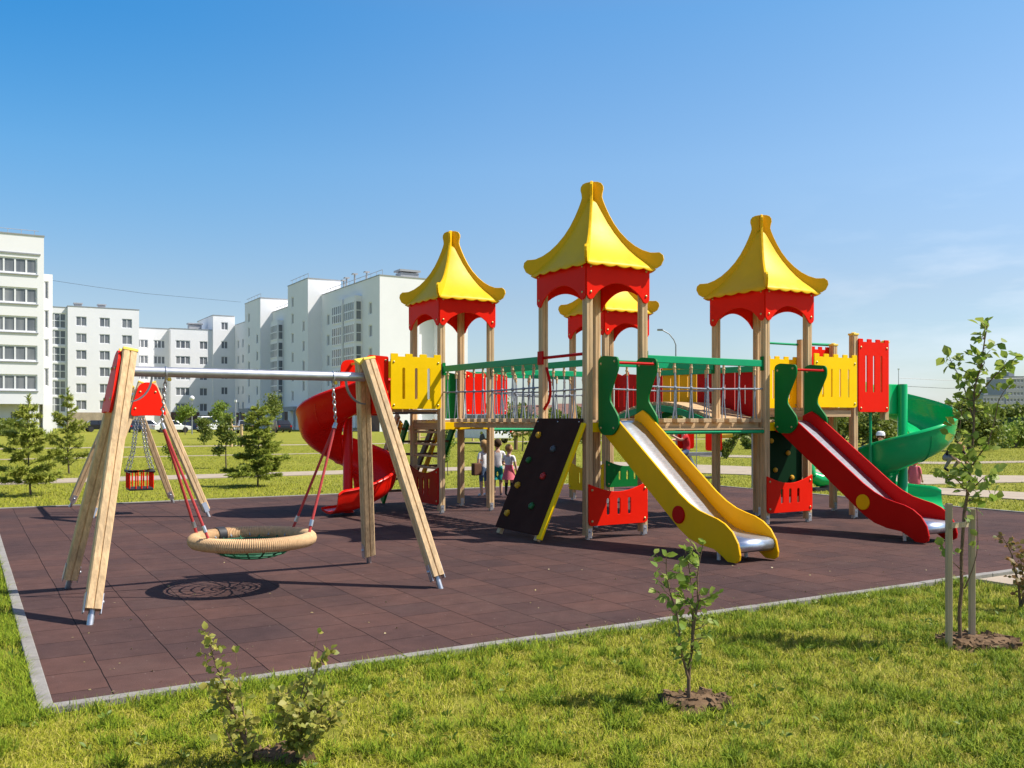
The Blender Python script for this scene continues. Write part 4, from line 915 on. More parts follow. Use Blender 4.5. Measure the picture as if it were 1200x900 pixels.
bush('young_tree', gp(265, 548), [(-.10, 0, 1.15, .22, .2, .35), (.1, 0, .95, .25, .2, .22), (-.25, 0, .55, .2, .2, .14), (.05, .1, 1.45, .13, .12, .25)], 1500, .09, LEAFD, 'small twisted leafy tree left of the bushy spruce', 'tree', 41, (.9, .025), 'young trees on the far lawn')
bush('young_tree', gp(239, 521), cl(R_, 6, .2, .2, 1.1, .35, .32), 1600, .12, LEAFD, 'narrow upright green tree in front of the parked cars', 'tree', 42, (.8, .03), 'young trees on the far lawn')
bush('young_tree', gd(262, 75), cl(R_, 6, .5, .4, 1.4, 1.6, .5), 1500, .16, LEAF, 'pale green young tree beside the white van', 'tree', 43, (1.8, .05), 'young trees on the far lawn')
bush('young_tree', gp(202, 549), cl(R_, 5, .1, .1, .6, .2, .16), 700, .07, LEAF, 'tiny slim sapling between the red swing ropes and path', 'sapling', 44, (.4, .012), 'young trees on the far lawn')
bush('young_tree', gd(217, 95), cl(R_, 5, .6, .4, 1.6, 1.5, .6), 1400, .2, LEAF, 'rounded young tree below the apartment windows', 'tree', 45, (1.9, .05), 'young trees on the far lawn')
bush('young_tree', gd(322, 88), cl(R_, 5, .6, .4, 1.8, 2., .7), 1400, .2, LEAFD, 'young tree by the building entrance behind the spruce', 'tree', 46, (2., .05), 'young trees on the far lawn')
for (px, d, w, h, lab, sd) in ((836, 46, .5, 1.0, 'slim tree with a clear trunk seen under the near rope bridge', 51), (829, 52, .7, 1.2, 'fuller tree behind the red rocker seen under the rope bridge', 52), (885, 24.5, .25, .5, 'thin bare stemmed sapling beside the right tower post', 53)):
    bush('young_tree', gd(px, d), cl(R_, 6, w*.6, w*.5, h, 1.1, w*.6), 1400, .0035*d, LEAFD, lab, 'tree', sd, (1.4, .03), 'young trees on the far lawn')
bush('leaning_shrub', gp(851, 537), [(-.05, 0, .35, .2, .2, .3), (.35, 0, .85, .16, .14, .16), (.2, .1, .6, .18, .15, .18), (.6, 0, 1.1, .12, .1, .12)], 900, .11, LEAFD, 'leaning dark shrub on the lawn under the near bridge', 'shrub', 54)
bush('stair_sapling', gp(525, 556), [(0, 0, .9, .18, .15, .3), (-.08, 0, .5, .14, .14, .2), (.1, 0, 1.25, .12, .12, .2)], 700, .08, LEAF, 'small sapling behind the left tower stair', 'sapling', 55, (.8, .014))
bush('young_tree', gd(612, 45), cl(R_, 6, .9, .6, .9, 1.0, .7), 1500, .16, LEAFD, 'small round tree behind the children near the climbing wall', 'tree', 56, (1.2, .04), 'young trees on the far lawn')
# far planting on the right
bush('broad_tree', gp(1135, 528), [(-.45, 0, 1.6, .9, .8, .8), (.4, .2, 1.5, .9, .8, .8), (0, 0, 2.1, .7, .7, .55), (-.9, 0, 1.1, .6, .6, .8), (.9, 0, 1.0, .8, .7, .8), (.2, -.3, 1.2, 1., .7, .8)], 9000, .15, LEAFD, 'broad bushy green tree behind the staked tree', 'tree', 61, (1.6, .09))
BX = [(1010, 55, 1.6, 2.2), (1028, 62, 1.4, 3.1), (988, 60, 1.2, 2.2), (1046, 70, 1.8, 3.0), (968, 66, 1.5, 2.), (1085, 75, 2, 2.), (930, 75, 2.2, 1.5), (860, 80, 2.5, 1.7), (1004, 90, 2, 4.2), (1038, 85, 1.6, 3.5)]
BL = ['thick leafy bush below the red castle panel', 'tall bush seen between the red panel and the green spiral slide', 'bush behind the far right platform posts', 'dark bush right behind the green slide column', 'bush seen through the yellow castle panel side', 'low wide bush beyond the green spiral slide', 'wide low bush at the lawn edge behind the right tower', 'long low bush under the arched bridge', 'tallest bush at the edge of the far park', 'tree topped bush whose crown shows above the green slide']
for i, (px, d, w, h) in enumerate(BX):
    bush('bush', gd(px, d), cl(R_, 7, w*.8, w*.5, h*.6, h*.25, w*.5), 2600, .0042*d, LEAFD, BL[i], 'bush', 70+i, None, 'bushes at the far edge of the lawn')
for i, (px, d, w, h) in enumerate([(1168, 52, 1.3, 1.2), (1190, 50, 1.3, 1.3), (1212, 54, 1.4, 1.3), (1150, 55, 1., 1.)]):
    bush('bush', gd(px, d), cl(R_, 6, w*.9, w*.5, h*.5, h*.3, w*.42), 2000, .17, LEAF, ['pale bush in front of the green container, second from its left', 'pale bush in front of the middle of the green container', 'pale bush cut by the right picture edge', 'small pale bush at the left end of the green container'][i], 'bush', 90+i, None, 'pale bushes by the green container')
for i, (px, d, w, h, lab) in enumerate([(878, 48, .5, .5, 'small round bush on the lawn seen under the near bridge'), (893, 50, .35, .4, 'tiny bush beside the right tower back post'), (690, 60, 1.2, 1.2, 'bush behind the front tower base')]):
    bush('bush', gd(px, d), cl(R_, 5, w*.6, w*.5, h*.4, h*.3, w*.5), 1000, .16, LEAFD, lab, 'bush', 96+i, None, 'bushes at the far edge of the lawn')
def treeline(px0, px1, d, h, n, seed, label):
    r = np.random.default_rng(seed); t = r.random(n); px = px0+(px1-px0)*t; x = (px-600)/FPX*d; hh = h*(.55+.6*vnoise(px, px*0, .09, seed)+.25*vnoise(px, px*0, .4, seed+1))
    P = np.stack([x, d+r.uniform(-3, 3, n), hh*r.random(n)**.7], 1); D = r.normal(0, 1, (n, 3)); D[:, 2] += .5
    o = leaves('treeline', P, D, .0042*d, LEAFD, None, seed, True, .3, 1.3); tag(o, label, None, None, 'stuff')
treeline(640, 1060, 170, 3.0, 9000, 101, 'far dark treeline on the horizon behind the play structure')
treeline(1040, 1300, 210, 4.2, 7000, 102, 'far treeline below the grey tower blocks')
hb_ = gd(8, 88); treeline(-60, 22, 88, 1.5, 2500, 103, 'dark clipped hedge along the car park')

# ================================================================== BUILDINGS
def wall_face(mb, p, xd, w, z0, z1, holes, dep=.18, mi=0):
    p = Vector(p); xd = Vector(xd); nd = xd.cross(Vector((0, 0, 1)))     # outward normal
    xs = sorted({0., w}|{h[0] for h in holes}|{h[1] for h in holes}); zs = sorted({z0, z1}|{h[2] for h in holes}|{h[3] for h in holes})
    def hole(x, z): return any(h[0] < x < h[1] and h[2] < z < h[3] for h in holes)
    pt = lambda x, z, o=0: p+xd*x+Vector((0, 0, z))-nd*o
    for i in range(len(xs)-1):
        for j in range(len(zs)-1):
            if not hole((xs[i]+xs[i+1])/2, (zs[j]+zs[j+1])/2): mb.add([pt(xs[i], zs[j]), pt(xs[i+1], zs[j]), pt(xs[i+1], zs[j+1]), pt(xs[i], zs[j+1])], [(0, 1, 2, 3)], mi)
    for (a, b, c, d) in holes:
        q = [(a, c), (b, c), (b, d), (a, d)]
        for k_ in range(4):
            (x0, y0), (x1, y1) = q[k_], q[(k_+1) % 4]; mb.add([pt(x0, y0), pt(x1, y1), pt(x1, y1, dep), pt(x0, y0, dep)], [(0, 1, 2, 3)], mi)
WIN = {}
def window(parent, p, xd, w, h, nx=2, nz=1, kind='window', dep=.12, low=0.):
    key = (round(w, 2), round(h, 2), nx, nz, low); p = Vector(p); xd = Vector(xd); nd = xd.cross(Vector((0, 0, 1)))
    M = Matrix((xd, -nd, Vector((0, 0, 1)))).transposed().to_4x4(); M.translation = p-nd*dep
    if key not in WIN:
        f = MB(); t = .10 if w < 2 else .15; f.box(0, t, -.03, .05, 0, h); f.box(w-t, w, -.03, .05, 0, h); f.box(t, w-t, -.03, .05, 0, t); f.box(t, w-t, -.03, .05, h-t, h)
        for i in range(1, nx): f.box(w*i/nx-t*.55, w*i/nx+t*.55, -.025, .05, t, h-t)
        for j in range(1, nz):
            for i in range(nx): f.box(w*i/nx+t*(.55 if i else 1), w*(i+1)/nx-t*(.55 if i < nx-1 else 1), -.02, .05, h*j/nz-t*.5, h*j/nz+t*.5)
        fo = f.build(kind, FRAMEW, parent); g_ = MB(); g_.add([(t, .03, t), (w-t, .03, t), (w-t, .03, h-t), (t, .03, h-t)], [(0, 1, 2, 3)]); go = g_.build('pane', GLASS, fo)
        WIN[key] = (fo.data, go.data); 
    else:
        fo = bpy.data.objects.new(kind, WIN[key][0]); link(fo, parent); go = bpy.data.objects.new('pane', WIN[key][1]); link(go, fo)
    fo.matrix_local = M; return fo
XU, XV = Vector((1, 0, 0)), Vector((0, 1, 0))
FB = -XV   # front faces look along -v ; left faces look along -u and run backwards along v
def bld(name, loc, label): return empty(name, loc, TH, label, 'building')
def shell(mb, u0, u1, v0, v1, z1, front=(), left=(), z0=-.1, back=True, roof_z=None, mi=0, lefton=True, righton=True, fronton=True):
    """box volume whose front (-v) and left (-u) faces carry window openings"""
    if fronton: wall_face(mb, (u0, v0, 0), XU, u1-u0, z0, z1, front, mi=mi)
    if lefton: wall_face(mb, (u0, v1, 0), -XV, v1-v0, z0, z1, [(v1-v0-b, v1-v0-a, c, d) for a, b, c, d in left], mi=mi)
    if righton: mb.add([(u1, v0, z0), (u1, v1, z0), (u1, v1, z1), (u1, v0, z1)], [(0, 1, 2, 3)], mi)
    mb.add([(u0, v1, z0), (u1, v1, z0), (u1, v1, z1), (u0, v1, z1)], [(0, 1, 2, 3)], mi)
    mb.add([(u0, v0, z1-.02), (u1, v0, z1-.02), (u1, v1, z1-.02), (u0, v1, z1-.02)], [(0, 1, 2, 3)], mi)
def coping(mb, u0, u1, v0, v1, z):
    o_ = .06
    mb.box(u0-o_, u1+o_, v0-o_, v0+.3, z+.003, z+.12); mb.box(u0-o_, u1+o_, v1-.3, v1+o_, z+.003, z+.12); mb.box(u0-o_, u0+.3, v0+.3, v1-.3, z+.003, z+.12); mb.box(u1-.3, u1+o_, v0+.3, v1-.3, z+.003, z+.12)
def put_front(T, u0, v0, holes, **kw):
    for a, b, c, d in holes: window(T, (u0+a, v0, c), XU, b-a, d-c, **kw)
def put_left(T, u0, v0, holes, **kw):   # holes measured along +v from v0
    for a, b, c, d in holes: window(T, (u0, v0+b, c), -XV, b-a, d-c, **kw)
def rows(cols, zs, w, h): return [(c-w/2, c+w/2, z-h/2, z+h/2) for c in cols for z in zs]
# --- A: near block on the left edge with glazed balconies
A = bld('apartment_block', gd(51.5, 94.5), 'tall white block at the left edge with long glazed balconies'); wA = MB(); zsA = [17.1, 14.1, 11.2, 8.25, 5.3]
hA = [(10.4+k_*5.8, 15.4+k_*5.8, z-.8, z+.8) for z in zsA for k_ in range(0, 1)]
Lw = 16.
shell(wA, -Lw, 0, 0, 13, 20.2, hA, (), z0=3.1); shell(wA, -Lw, -1.2, 2.0, 13, 3.1, [(6, 7, 1.4, 2.4), (10.6, 11.6, 1.4, 2.4), (13, 14, 1.4, 2.4)], ()); wA.add([(-Lw, 0, 3.1), (0, 0, 3.1), (0, 13, 3.1), (-Lw, 13, 3.1)], [(0, 1, 2, 3)])
wA.box(-1.0, -.5, .3, .8, -.1, 3.1)
hA2 = [(.12, .55, z-1., z+.9) for z in (15.0, 12.0, 9.0, 6.0)]
shell(wA, 0.002, .9, 1.4, 7, 16.6, hA2, ()); wA.build('wall', PLAST, A)
for h_ in hA: window(A, (-Lw+h_[0], 0, h_[2]), XU, h_[1]-h_[0], h_[3]-h_[2], nx=5, kind='balcony_glazing')
put_front(A, 0, 1.4, hA2, nx=1)
put_front(A, -Lw, 2.0, [(6, 7, 1.4, 2.4), (10.6, 11.6, 1.4, 2.4), (13, 14, 1.4, 2.4)], nx=1)
c_ = MB(); coping(c_, -Lw, 0, 0, 13, 20.2)
for z in zsA: c_.box(-Lw+10.3, -.5, -.10, -.003, z-.95, z-.85)
c_.box(-Lw, -.3, -.08, -.003, 18.25, 18.4); c_.build('roof', ROOFG, A)
rl = MB()
for i in range(12): rl.tube([(-14+i*1.2, 1, 20.3), (-14+i*1.2, 1, 20.9)], .03, 5)
rl.tube([(-15, 1, 20.9), (-.4, 1, 20.9)], .03, 5); rl.build('roof_railing', ROOFG, A)
# --- B: seven storey block behind
B = bld('apartment_block', gd(163, 172), 'white seven storey block with three window columns and a glazed stair strip'); wB = MB()
zsB = [19.3-3.02*i for i in range(6)]; hB = rows([2.2, 6.1, 9.9], zsB, 1.75, 1.7)+rows([2.2, 6.1, 9.9], [1.4], 1.6, 1.5)
shell(wB, -12., 0, 0, 13, 21.9, hB, ()); hB2 = [(.3, 3.2, z-1.35, z+1.35) for z in zsB]; shell(wB, -24, -12.002, .9, 13, 21.7, [(8.6+a, 8.6+b, c, d) for a, b, c, d in hB2], ()); wB.build('wall', PLAST, B)
put_front(B, -12., 0, hB); [window(B, (-24+8.6+.3, .9, z-1.35), XU, 2.9, 2.7, nx=3, nz=2, kind='stair_glazing') for z in zsB]
c_ = MB(); coping(c_, -12, 0, 0, 13, 21.9); coping(c_, -24, -12.1, .9, 13, 21.7); c_.build('roof', ROOFG, B)
c_ = MB(); c_.box(-12.02, .02, -.06, -.003, -.1, 2.85); c_.build('base_cladding', TANB, B)
for x in (-10.6, -6.6):
    v_ = MB(); v_.box(x, x+1.2, 3, 4.2, 21.9, 22.7); v_.box(x-.15, x+1.35, 2.85, 4.35, 22.75, 22.95); v_.build('roof_vent', ROOFG, B)
# --- C: lower block to the right of B
Cb = bld('apartment_block', gd(200, 177), 'white five storey block behind the swing with loggias beside paired windows'); wC = MB(); zsC = [16.0-3.02*i for i in range(5)]
hC1 = [(.9, 3.6, z-.8, z+.8) for z in zsC]; hC2 = rows([6.1, 9.4], zsC, 1.5, 1.55); hG = rows([2.2, 6.1, 9.4], [1.5], 1.5, 1.9)
shell(wC, 0, 12.6, 0, 13, 19.0, hC1+hC2+hG, ()); hC3 = [(.5, 2.6, z-.8, z+.8) for z in zsC]+[(3.6, 5.7, z-.8, z+.8) for z in zsC]; shell(wC, -6.4, -.002, 1.6, 13, 19.0, hC3, ()); wC.build('wall', PLAST, Cb)
put_front(Cb, 0, 0, hC2+hG); [window(Cb, (h_[0], 0, h_[2]), XU, h_[1]-h_[0], h_[3]-h_[2], nx=3, kind='balcony_glazing') for h_ in hC1]; put_front(Cb, -6.4, 1.6, hC3, nx=3)
c_ = MB(); coping(c_, 0, 12.6, 0, 13, 19.0); coping(c_, -6.4, -.1, 1.6, 13, 19.0); c_.build('roof', ROOFG, Cb)
each('base_cladding', BRICK, Cb, [lambda c, a=a, b=b: c.box(a, b, -.07, -.003, -.1, 3.0) for a, b in ((0, 1.4), (3.0, 5.3), (6.9, 8.6), (10.2, 12.6))])
v_ = MB(); v_.box(4.2, 6.6, 4, 5.4, 19, 20.3); v_.box(4., 6.8, 3.8, 5.6, 20.4, 20.65); v_.build('roof_vent', ROOFG, Cb)
# --- W: long right wing running towards the camera
Wb = bld('apartment_wing', gd(445, 119), 'long stepped white apartment wing with a plain sunlit end wall'); wW = MB(); zsW = [16.2-3.0*i for i in range(5)]
tw = [(22.5, 32.4), (48.1, 58.3)]; WH = 20.1; TWH = 22.5; Wd = 12.8
def lg(v0, cols, w, h, zs): return [(c-w/2, c+w/2, z-h/2, z+h/2) for c in cols for z in zs]
secs = [(0, 22.5, [3.2, 19.6]), (32.4, 48.1, [2.2, 4.6]), (58.3, 74, [2.5, 6.0, 9.5, 13])]
LG = {0: [(6.4, 10.3), (11.3, 15.2)], 1: [(9.6, 13.4)], 2: []}
for i, (a, b, cols) in enumerate(secs):
    hs = lg(a, cols, 1.15, 1.6, zsW); hl = [(x0, x1, z-1.2, z+1.2) for x0, x1 in LG[i] for z in zsW]
    wall_face(wW, (0, b, 0), -XV, b-a, -.1, WH, [(b-a-h[1], b-a-h[0], h[2], h[3]) for h in hs+hl]); put_left(Wb, 0, a, hs, nx=2)
    for x0, x1 in LG[i]:
        bx_ = MB(); bx_.box(-.95, -.003, a+x0-.15, a+x1+.15, .4, 18.2); bx_.build('loggia_tower', PLAST, Wb)
        for z in zsW:
            window(Wb, (-.952, a+x1, z-1.25), -XV, x1-x0, 2.55, nx=5, nz=2, kind='loggia_glazing', dep=-.06); window(Wb, (-.90, a+x0-.152, z-1.25), XU, .85, 2.55, nx=1, nz=2, kind='loggia_glazing', dep=-.06)
    wW.add([(0, a, WH-.02), (Wd, a, WH-.02), (Wd, b, WH-.02), (0, b, WH-.02)], [(0, 1, 2, 3)])
for a, b in tw:
    hs = [(1.6, 2.6, z-.8, z+.8) for z in [zz-.6 for zz in zsW]]+[(7.0, 8.0, z-.8, z+.8) for z in [zz+1.0 for zz in zsW]+[19.8]]
    shell(wW, -2.1, 3, a, b, TWH, (), hs); put_left(Wb, -2.1, a, hs, nx=1)
    pr_ = MB(); pr_.box(-3.6, -2.103, a+2.2, b-1.2, 2.9, 3.5); pr_.box(-3.5, -3.2, a+2.4, a+2.7, -.1, 2.9); pr_.box(-3.5, -3.2, b-1.7, b-1.4, -.1, 2.9); pr_.build('entrance_canopy', PLASG, Wb)
wall_face(wW, (0, 0, 0), XU, Wd, -.1, WH, [(5.6, 8.3, .5, 15.6)], dep=1.1); wW.add([(5.6, 1.1, .5), (8.3, 1.1, .5), (8.3, 1.1, 15.6), (5.6, 1.1, 15.6)], [(0, 1, 2, 3)])
wW.add([(Wd, 0, -.1), (Wd, 74, -.1), (Wd, 74, WH), (Wd, 0, WH)], [(0, 1, 2, 3)])
hk = rows([2.2], [19.9, 16.2, 13.2, 10.2, 7.2, 4.2], 1.3, 1.5); shell(wW, -4.2, -.002, 74, 88, 21.9, hk, ()); put_front(Wb, -4.2, 74, hk, nx=2)
wW.build('wall', PLAST, Wb)
c_ = MB(); c_.box(-.06, .3, -.06, 22.44, WH+.003, WH+.12); c_.box(.3, Wd+.06, -.06, .3, WH+.003, WH+.12); c_.box(-.06, .3, 32.45, 48.05, WH+.003, WH+.12); c_.box(-.06, .3, 58.35, 73.9, WH+.003, WH+.12)
for a, b in tw: coping(c_, -2.1, 3, a, b, TWH)
coping(c_, -4.2, -.1, 74, 88, 21.9); c_.build('roof', ROOFG, Wb)
each('base_cladding', BRICK, Wb, [lambda c, a=a, b=b: c.box(-.07, -.003, a, b, -.1, 2.9) for a, b in ((58.4, 73.8), (32.5, 41), (16, 22.4), (.1, 5.8))])
v_ = MB(); v_.box(3.6, 6.2, 1.5, 3.2, WH, WH+.9); v_.box(3.4, 6.4, 1.3, 3.4, WH+1.05, WH+1.3); v_.build('roof_vent', ROOFG, Wb)
for (y, x) in ((16, 1.5), (18.5, 2.), (9.5, 2), (12, 1.2)):
    v_ = MB(); v_.tube([(x, y, WH), (x, y, WH+1.8)], .12, 6); v_.box(x-.35, x+.35, y-.35, y+.35, WH+1.8, WH+1.95); v_.build('roof_vent', ROOFG, Wb)
rl = MB()
for (a, b, z, x) in ((0, 22, WH, .5), (22.6, 32, TWH, -1.9), (48.2, 58, TWH, -1.9), (32.6, 48, WH, .5)):
    rl.tube([(x, a+.3, z+.8), (x, b-.3, z+.8)], .04, 5)
    for i in range(int((b-a)/2)+1): rl.tube([(x, a+.3+2*i*.98, z), (x, a+.3+2*i*.98, z+.8)], .03, 5)
rl.build('roof_railing', ROOFG, Wb)
# --- far grey tower blocks on the right
for px0, px1, yt, d, lab, nc in ((1152, 1179, 463, 420, 'lower pale grey tower block far behind the staked tree', 6), (1179, 1215, 441, 430, 'taller grey tower block far away at the right edge', 8)):
    b0 = gd(px0, d); w = (px1-px0)/FPX*d*1.02; ht = CAMH+(HZ-yt)*d/FPX; T = bld('tower_block', b0, lab); mb = MB(); T.rotation_euler = (0, 0, .15); n = int(ht/3)
    hs = [(w*(i+.5)/nc-.7, w*(i+.5)/nc+.7, 3*j+1, 3*j+2.5) for i in range(nc) for j in range(n)][:96]; shell(mb, 0, w, 0, 14, ht, hs, ()); mb.build('wall', PLASG, T); put_front(T, 0, 0, hs, nx=1)
    c_ = MB(); coping(c_, 0, w, 0, 14, ht); c_.box(w*.3, w*.5, 4, 8, ht, ht+2.2); c_.build('roof', ROOFG, T)
# --- houses far behind the left bridge
RT = mat('clay_roof', (.20, .10, .07), .8, 0, .2, 1.); 
def house(px, d, w, h, lab, rz):
    T = empty('house', gd(px, d), rz, lab, 'house', 'far houses behind the rope bridge'); mb = MB(); hs = [(w*.2, w*.2+1.2, 1, 2.3), (w*.6, w*.6+1.2, 1, 2.3)]; shell(mb, 0, w, 0, 8, h, hs, ()); mb.build('wall', PLAST, T); put_front(T, 0, 0, hs)
    r_ = MB(); r_.prism([(-.5, -.1), (8.5, -.1), (4, 2.3)], (-.4, 0, h), (w+.4, 0, h)) if False else r_.add([(-.4, -.5, h), (w+.4, -.5, h), (w+.4, 8.5, h), (-.4, 8.5, h), (-.4, 4, h+2.2), (w+.4, 4, h+2.2)], [(0, 1, 5, 4), (2, 3, 4, 5), (0, 4, 3), (1, 2, 5), (0, 3, 2, 1)]); ro = r_.build('roof', RT, T); ch_ = MB(); ch_.box(w*.7, w*.7+.6, 3, 3.6, h+1, h+2.9); ch_.build('chimney', BRICK, ro)
house(601, 200, 9, 2.6, 'far white house with a brown roof beside the left bridge ropes', .1); house(655, 190, 8, 2.7, 'far white house partly behind the front tower post', -.1); house(540, 210, 9, 2.4, 'far white house seen below the red wavy panels', .2)

# ================================================================== CARS
def car(px, d, rz, paint, label, tall=False, ln=4.3):
    T = empty('parked_car', gd(px, d), rz, label, 'car', 'cars parked in front of the apartments'); mb = MB(); H_ = 1.95 if tall else 1.46; hb2 = .86
    side = [(-ln/2, .32), (ln/2, .30), (ln/2, .62), (ln/2-.12, .74), (ln*.26, hb2), (ln*.16, hb2+.04), (-ln*.42, hb2+.06), (-ln/2+.04, .88), (-ln/2, .6)]
    W2 = .84
    vs = [(x, -W2, z) for x, z in side]+[(x, W2, z) for x, z in side]; n = len(side); fs = [(i, (i+1) % n, n+(i+1) % n, n+i) for i in range(n)]+[tuple(range(n)), tuple(range(n, 2*n))[::-1]]; mb.add(vs, fs)
    cab = [(ln*.24, hb2+.02), (ln*.08, H_), (-ln*.30, H_-.02), (-ln*.44, hb2+.04)] if not tall else [(ln*.34, hb2+.02), (ln*.26, H_), (-ln*.48, H_-.02), (-ln*.495, hb2+.04)]
    vs = [(x, -W2*(.98 if z < 1 else .80), z) for x, z in cab]+[(x, W2*(.98 if z < 1 else .80), z) for x, z in cab]; mb.add(vs, [(0, 1, 5, 4), (1, 2, 6, 5), (2, 3, 7, 6), (0, 3, 2, 1), (4, 5, 6, 7)])
    body = mb.build('body', paint, T, .05)
    def quad(f): 
        q = MB(); q.add(f, [(0, 1, 2, 3)]); q.build('car_window', CARGLASS, T)
    def L(i, j, t): return Vector(vs[i])+(Vector(vs[j])-Vector(vs[i]))*t
    for s_ in (0, 4):
        o_ = Vector((0, -.012 if s_ == 0 else .012, .004))
        b0, t0, t1, b1 = (Vector(vs[s_+k_]) for k_ in range(4))
        for u0, u1 in ((.08, .46), (.52, .92)):
            f = lambda u, v: (b0*(1-u)+b1*u)*(1-v)+(t0*(1-u)+t1*u)*v+o_
            quad([f(u0, .12), f(u1, .12), f(u1, .88), f(u0, .88)])
    f = lambda a, b, c, d_, u, v, o_: (Vector(a)*(1-u)+Vector(b)*u)*(1-v)+(Vector(d_)*(1-u)+Vector(c)*u)*v+Vector(o_)
    quad([f(vs[0], vs[4], vs[5], vs[1], u, v, (.012, 0, .01)) for u, v in ((.08, .1), (.92, .1), (.92, .9), (.08, .9))]); quad([f(vs[3], vs[7], vs[6], vs[2], u, v, (-.012, 0, .01)) for u, v in ((.08, .1), (.92, .1), (.92, .9), (.08, .9))])
    for x in (ln*.31, -ln*.30):
        for s_ in (-1, 1):
            w_ = MB(); w_.lathe([(.16, -.09), (.31, -.09), (.33, -.05), (.33, .05), (.31, .09), (.16, .09)], (x, s_*.78, .33), 16, 0, Matrix.Rotation(PI/2, 4, 'X')); wo = w_.build('wheel', DARK, T); r_ = MB(); r_.lathe([(.19, -.095), (.18, -.1), (.05, -.085), (.02, -.085)], (x, s_*.78, .33), 12, 0, Matrix.Rotation(PI/2 if s_ < 0 else -PI/2, 4, 'X')); r_.build('rim', GALV, wo)
    for s_ in (-1, 1):
        h_ = MB(); h_.box(ln/2-.04, ln/2+.012, s_*.62-.16, s_*.62+.16, .60, .70); h_.build('headlight', FRAMEW, T); h_ = MB(); h_.box(-ln/2-.012, -ln/2+.05, s_*.7-.08, s_*.7+.08, .66, .84); h_.build('tail_light', DRED, T)
PW = mat('white_car_paint', (.75, .75, .75), .25, 0, .02, 1); PB = mat('dark_blue_car_paint', (.02, .03, .06), .2, 0, .05, 1); PS = mat('silver_car_paint', (.42, .43, .45), .3, .5, .03, 1); PR = mat('maroon_car_paint', (.12, .012, .015), .25, 0, .05, 1); PK = mat('black_car_paint', (.012, .012, .014), .2, 0, .05, 1)
dR = TH
car(255, 112, dR+.1, PW, 'white van parked left of the spruce top', True, 4.6); car(287, 106, dR+PI/2-.2, PS, 'silver car parked nose out behind the spruce'); car(222, 113, dR+.05, PB, 'dark blue car parked beside the narrow upright tree'); car(202, 110, dR, PW, 'low white car parked behind the red swing ropes')
car(158, 112, dR+PI/2, PB, 'dark car parked behind the toddler swing chains'); car(118, 116, dR+.1, PK, 'black car parked left of the near swing legs'); car(174, 118, dR, PS, 'grey car half hidden by the toddler swing leg'); car(328, 110, dR+PI/2, PK, 'dark car in shade by the stepped wing entrance'); car(5, 92, dR, PK, 'dark car at the left picture edge behind the hedge')
car(1000, 72, .1, PB, 'dark blue car glimpsed behind the bush under the red panel'); car(566, 60, dR+PI/2, PW, 'white van seen behind the left bridge post', True, 4.8)

# ================================================================== STREET FURNITURE AND FAR PLAY EQUIPMENT
POLE = mat('grey_pole_paint', (.30, .31, .32), .5, .4, .1, 3); LAMPW = mat('lamp_white', (.8, .8, .8), .4, 0, .02, 3)
def lamp(px, d, h, arm, lab, globe=False):
    T = empty('street_lamp', gd(px, d), 0, lab, 'street lamp', 'street lamps'); mb = MB(); mb.tube([(0, 0, -.1), (0, 0, h*.6), (0, 0, h)], [.07, .06, .045], 8)
    if arm: mb.tube([(0, 0, h), (arm*.15, 0, h+.35), (arm*.5, 0, h+.75), (arm, 0, h+1.0)], .04, 7)
    mb.build('pole', POLE, T); l_ = MB()
    if globe: l_.ball((0, 0, h+.2), .26, n=8)
    elif arm: l_.box(min(arm, arm*1.4), max(arm, arm*1.4), -.14, .14, h+.97, h+1.09)
    else: l_.box(-.12, .12, -.12, .12, h, h+.25)
    l_.build('lamp_head', LAMPW if (globe or not arm) else POLE, T, .02)
lamp(792, 63, 6.6, -.9, 'tall street lamp with curved arm between the front towers'); lamp(225, 98, 3.6, 0, 'globe lamp standing in front of the left apartments', True); lamp(317, 108, 3.9, .8, 'thin lamp by the stepped wing behind the spruce'); lamp(276, 100, 3.4, 0, 'short pole lamp between the parked cars'); lamp(1053, 150, 9.6, 0, 'distant bare pole with a white tip above the green slide')
mb = MB(); mb.tube([uv(-40, 150, 0)+Vector((0, 0, 27)) if False else gd(56, 105, 17.4), gd(110, 107, 16.9), gd(170, 112, 16.8), gd(225, 128, 18.4), gd(282, 150, 20.6)], .018, 5); o = mb.build('overhead_cable', DARK); tag(o, 'thin dark cable slung across the sky between the apartments', 'cable')
mb = MB()
for dz in (0, 1.3): mb.tube([gd(1054, 150, 8.3-dz), gd(1110, 150, 7.9-dz), gd(1250, 150, 8.5-dz)], .035, 5)
o = mb.build('power_line', POLE); tag(o, 'pair of faint power lines running right from the distant pole', 'power line')
# dark green container on the right
T = empty('green_container', gd(1166, 66), .05, 'dark green metal container behind the pale bushes', 'container'); mb = MB(); GC = mat('container_green', (.01, .045, .02), .5, .2, .1, 2)
mb.box(0, 7, 0, 2.4, 0, 1.55)
for i in range(28): mb.box(.1+i*.25, .2+i*.25, -.04, -.002, .1, 1.45)
mb.build('body', GC, T, .01); mb = MB(); mb.box(-.1, 7.1, -.1, 2.5, 1.555, 1.65); mb.build('roof', GC, T, .01)
